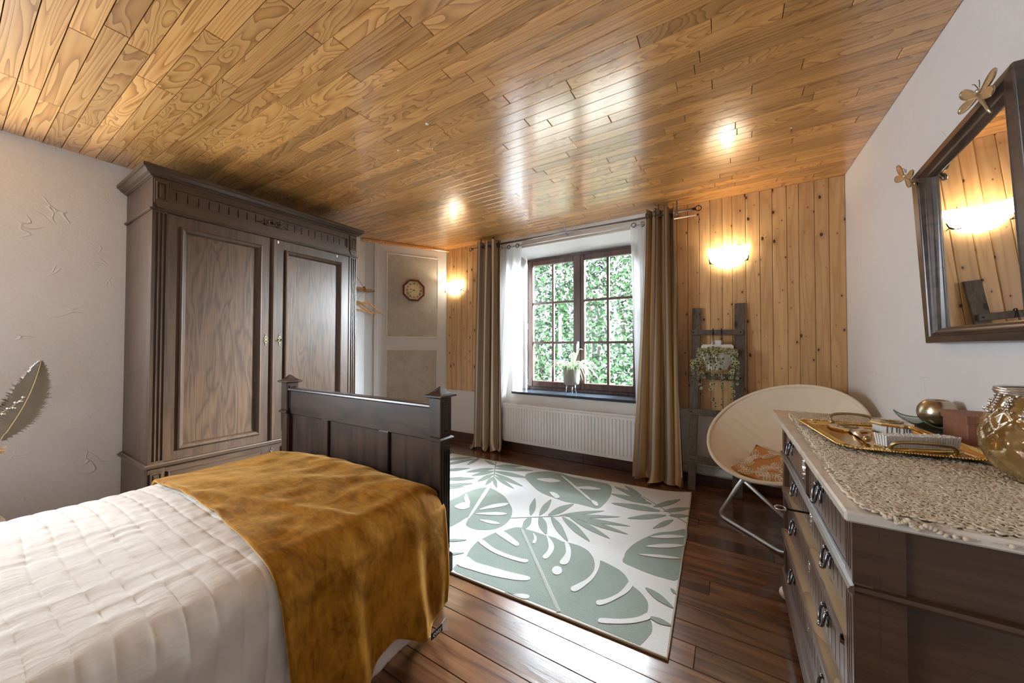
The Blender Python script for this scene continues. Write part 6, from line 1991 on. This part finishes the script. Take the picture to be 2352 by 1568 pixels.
# ================================================================== DRIED LEAF ARRANGEMENT
bk = empty('basket', (-3.30, .045, 0), 'dark woven basket standing between bed and plaster wall', 'basket')
mb = MB()
prof = []
n = 26
for i in range(n * 4 + 1):
    t = i / (n * 4)
    z = .40 * t
    r = .135 + .070 * sin(min(1, t * 1.15) * pi) ** .8 - .02 * t + .005 * cos(i * pi / 2)
    prof.append((r, z))
mb.lathe([(.001, .0005)] + prof + [(prof[-1][0] - .012, .40), (prof[-1][0] - .02, .05), (.001, .04)], 36, (-3.30, .035, 0))
mb.build('basket_body', 'basket_weave', bk, smooth=True)
fr = empty('dried_palm_leaf', (-3.30, .10, .30), 'large dried brown palm leaf standing in the basket', 'dried leaf')
ax0, ax1 = Vector((-3.30, .185, .700)), Vector((-3.285, .308, 1.120))
stem = [(-3.30, .06, .08), (-3.30, .12, .45)] + [tuple(ax0 + (ax1 - ax0) * (k / 10) + Vector((0, .018 * sin(k / 10 * pi), 0))) for k in range(11)]
MB().tube(spline(stem, 4), .003, 6).build('midrib', 'dried_stem', fr)
mb = MB()
dirv = (ax1 - ax0).normalized()
nrm = Vector((1, 0, 0))
sid = dirv.cross(nrm).normalized()
NL = 40
for k in range(NL):
    t = (k + .5) / NL
    c = ax0 + (ax1 - ax0) * t + Vector((0, .018 * sin(t * pi), 0))
    wmax = .098 * (sin(pi * (t ** .78)) ** .75) * (1 - .25 * t) + .004
    for s_ in (-1, 1):
        L = wmax * (.92 + .16 * hash1(k, s_))
        dv = (sid * s_ + dirv * (.35 + .5 * t)).normalized()
        tip = c + dv * L + nrm * (-.012 * hash1(k, 3 + s_)) + Vector((0, 0, -.012 * (1 - t)))
        w = (ax1 - ax0).length / NL * .58
        midp = c + dv * L * .80 + nrm * .006
        a = [mb.P(tuple(c - dirv * w)), mb.P(tuple(c + dirv * w)), mb.P(tuple(midp + dirv * w * .85)), mb.P(tuple(midp - dirv * w * .85)), mb.P(tuple(tip))]
        mb.F((a[0], a[1], a[2], a[3])); mb.F((a[3], a[2], a[4]))
mb.build('leaflets', 'dried_leaf', fr, kind='stuff', label='narrow dried leaflets', solid=.0012, recalc=False)
tw = empty('bead_twig', (-3.27, .06, .30), 'thin golden twig with shiny beads in front of the dried leaf', 'dried twig')
tpth = spline([(-3.27, .03, .10), (-3.27, .08, .55), (-3.265, .150, .800), (-3.26, .215, .880), (-3.255, .252, .925)], 6)
MB().tube(tpth, .0018, 5).build('twig', 'dried_stem', tw)
for (y, z) in ((.252, .926), (.243, .905), (.222, .872), (.205, .872), (.190, .845), (.228, .900)):
    MB().ball((-3.252, y, z), .0085, 10, 8, .8).build('bead', 'silver_deco', tw, smooth=True)
df = empty('dried_flower', (-3.25, .07, .30), 'brown dried flower tuft low beside the palm leaf stem', 'dried flower')
MB().tube(spline([(-3.25, .03, .12), (-3.25, .10, .50), (-3.25, .150, .655)], 5), .002, 5).build('stem', 'dried_stem', df)
mb = MB()
for k in range(26):
    a, b = hash1(k, 1) * 2 * pi, hash1(k, 2)
    mb.tube([(-3.25, .150, .655), (-3.25 + .020 * cos(a), .160 + .045 * b, .660 + .018 * sin(a))], [.003, .0012], 4)
mb.build('tuft', 'dried_flower', df, kind='stuff', label='brown tuft', recalc=False)

# ================================================================== GARDEN BEHIND THE WINDOW
gd = MB().box(-10, 6, YB + .42, 14, -.75, -.55).build('ground', 'bounce_ground')  # unseen from indoors, made pale to throw sunlight onto the ceiling
tag(gd, 'unseen ground outside the window, coloured pale to bounce sunlight indoors', kind='structure')
hedge = empty('hedge', (-2.8, 7.0, -.55), 'tall sunlit green hedge outside the window', 'hedge')
rh = random.Random(31)
for i in range(18):
    x = -7.2 + i * .44 + rh.uniform(-.1, .1); y = 7.2 + rh.uniform(-.2, .35)
    MB().tube(spline([(x, y, -.56), (x + rh.uniform(-.15, .15), y + .05, .6), (x + rh.uniform(-.3, .3), y, 1.8), (x + rh.uniform(-.5, .5), y, 3.3)], 4), [.05] * 5 + [.034] * 4 + [.02] * 4, 6).build('stem', 'bark', hedge)
mb = MB()
for k in range(32000):
    x = rh.uniform(-7.4, .3); z = rh.uniform(-.6, 3.9)
    dpt = rh.random() ** .8
    y = 6.45 + .65 * dpt + .45 * vnoise(x * 1.4, z * 1.4, 12)
    gap = vnoise(x * 2.6, z * 2.6, 14)
    if gap < .25 and rh.random() < .55: continue
    L = rh.uniform(.075, .15); w = L * rh.uniform(.20, .30)
    a = rh.uniform(0, 2 * pi); e = rh.uniform(-1.1, .5)
    d = Vector((cos(a) * cos(e), sin(a) * cos(e) * .8 - .1, sin(e))).normalized()
    nn = Vector((rh.uniform(-.7, .7), -rh.uniform(.2, 1), rh.uniform(0, 1)))
    s_ = d.cross(nn).normalized(); nn = s_.cross(d)
    c = Vector((x, y, z))
    u = rh.random()
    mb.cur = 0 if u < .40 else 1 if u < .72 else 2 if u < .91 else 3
    if dpt > .72: mb.cur = 2 if u < .7 else 1  # depth shade put into the colour: leaves further in are darker
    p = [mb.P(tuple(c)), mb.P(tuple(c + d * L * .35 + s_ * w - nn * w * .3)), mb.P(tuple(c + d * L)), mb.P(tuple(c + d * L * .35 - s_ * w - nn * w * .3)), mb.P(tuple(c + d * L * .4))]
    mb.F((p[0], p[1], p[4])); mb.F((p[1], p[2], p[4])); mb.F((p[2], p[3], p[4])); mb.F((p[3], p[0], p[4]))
mb.build('leaves', ['leaf_bright', 'leaf_mid', 'leaf_dark', 'leaf_glare'], hedge, kind='stuff', label='glossy green hedge leaves', recalc=False)
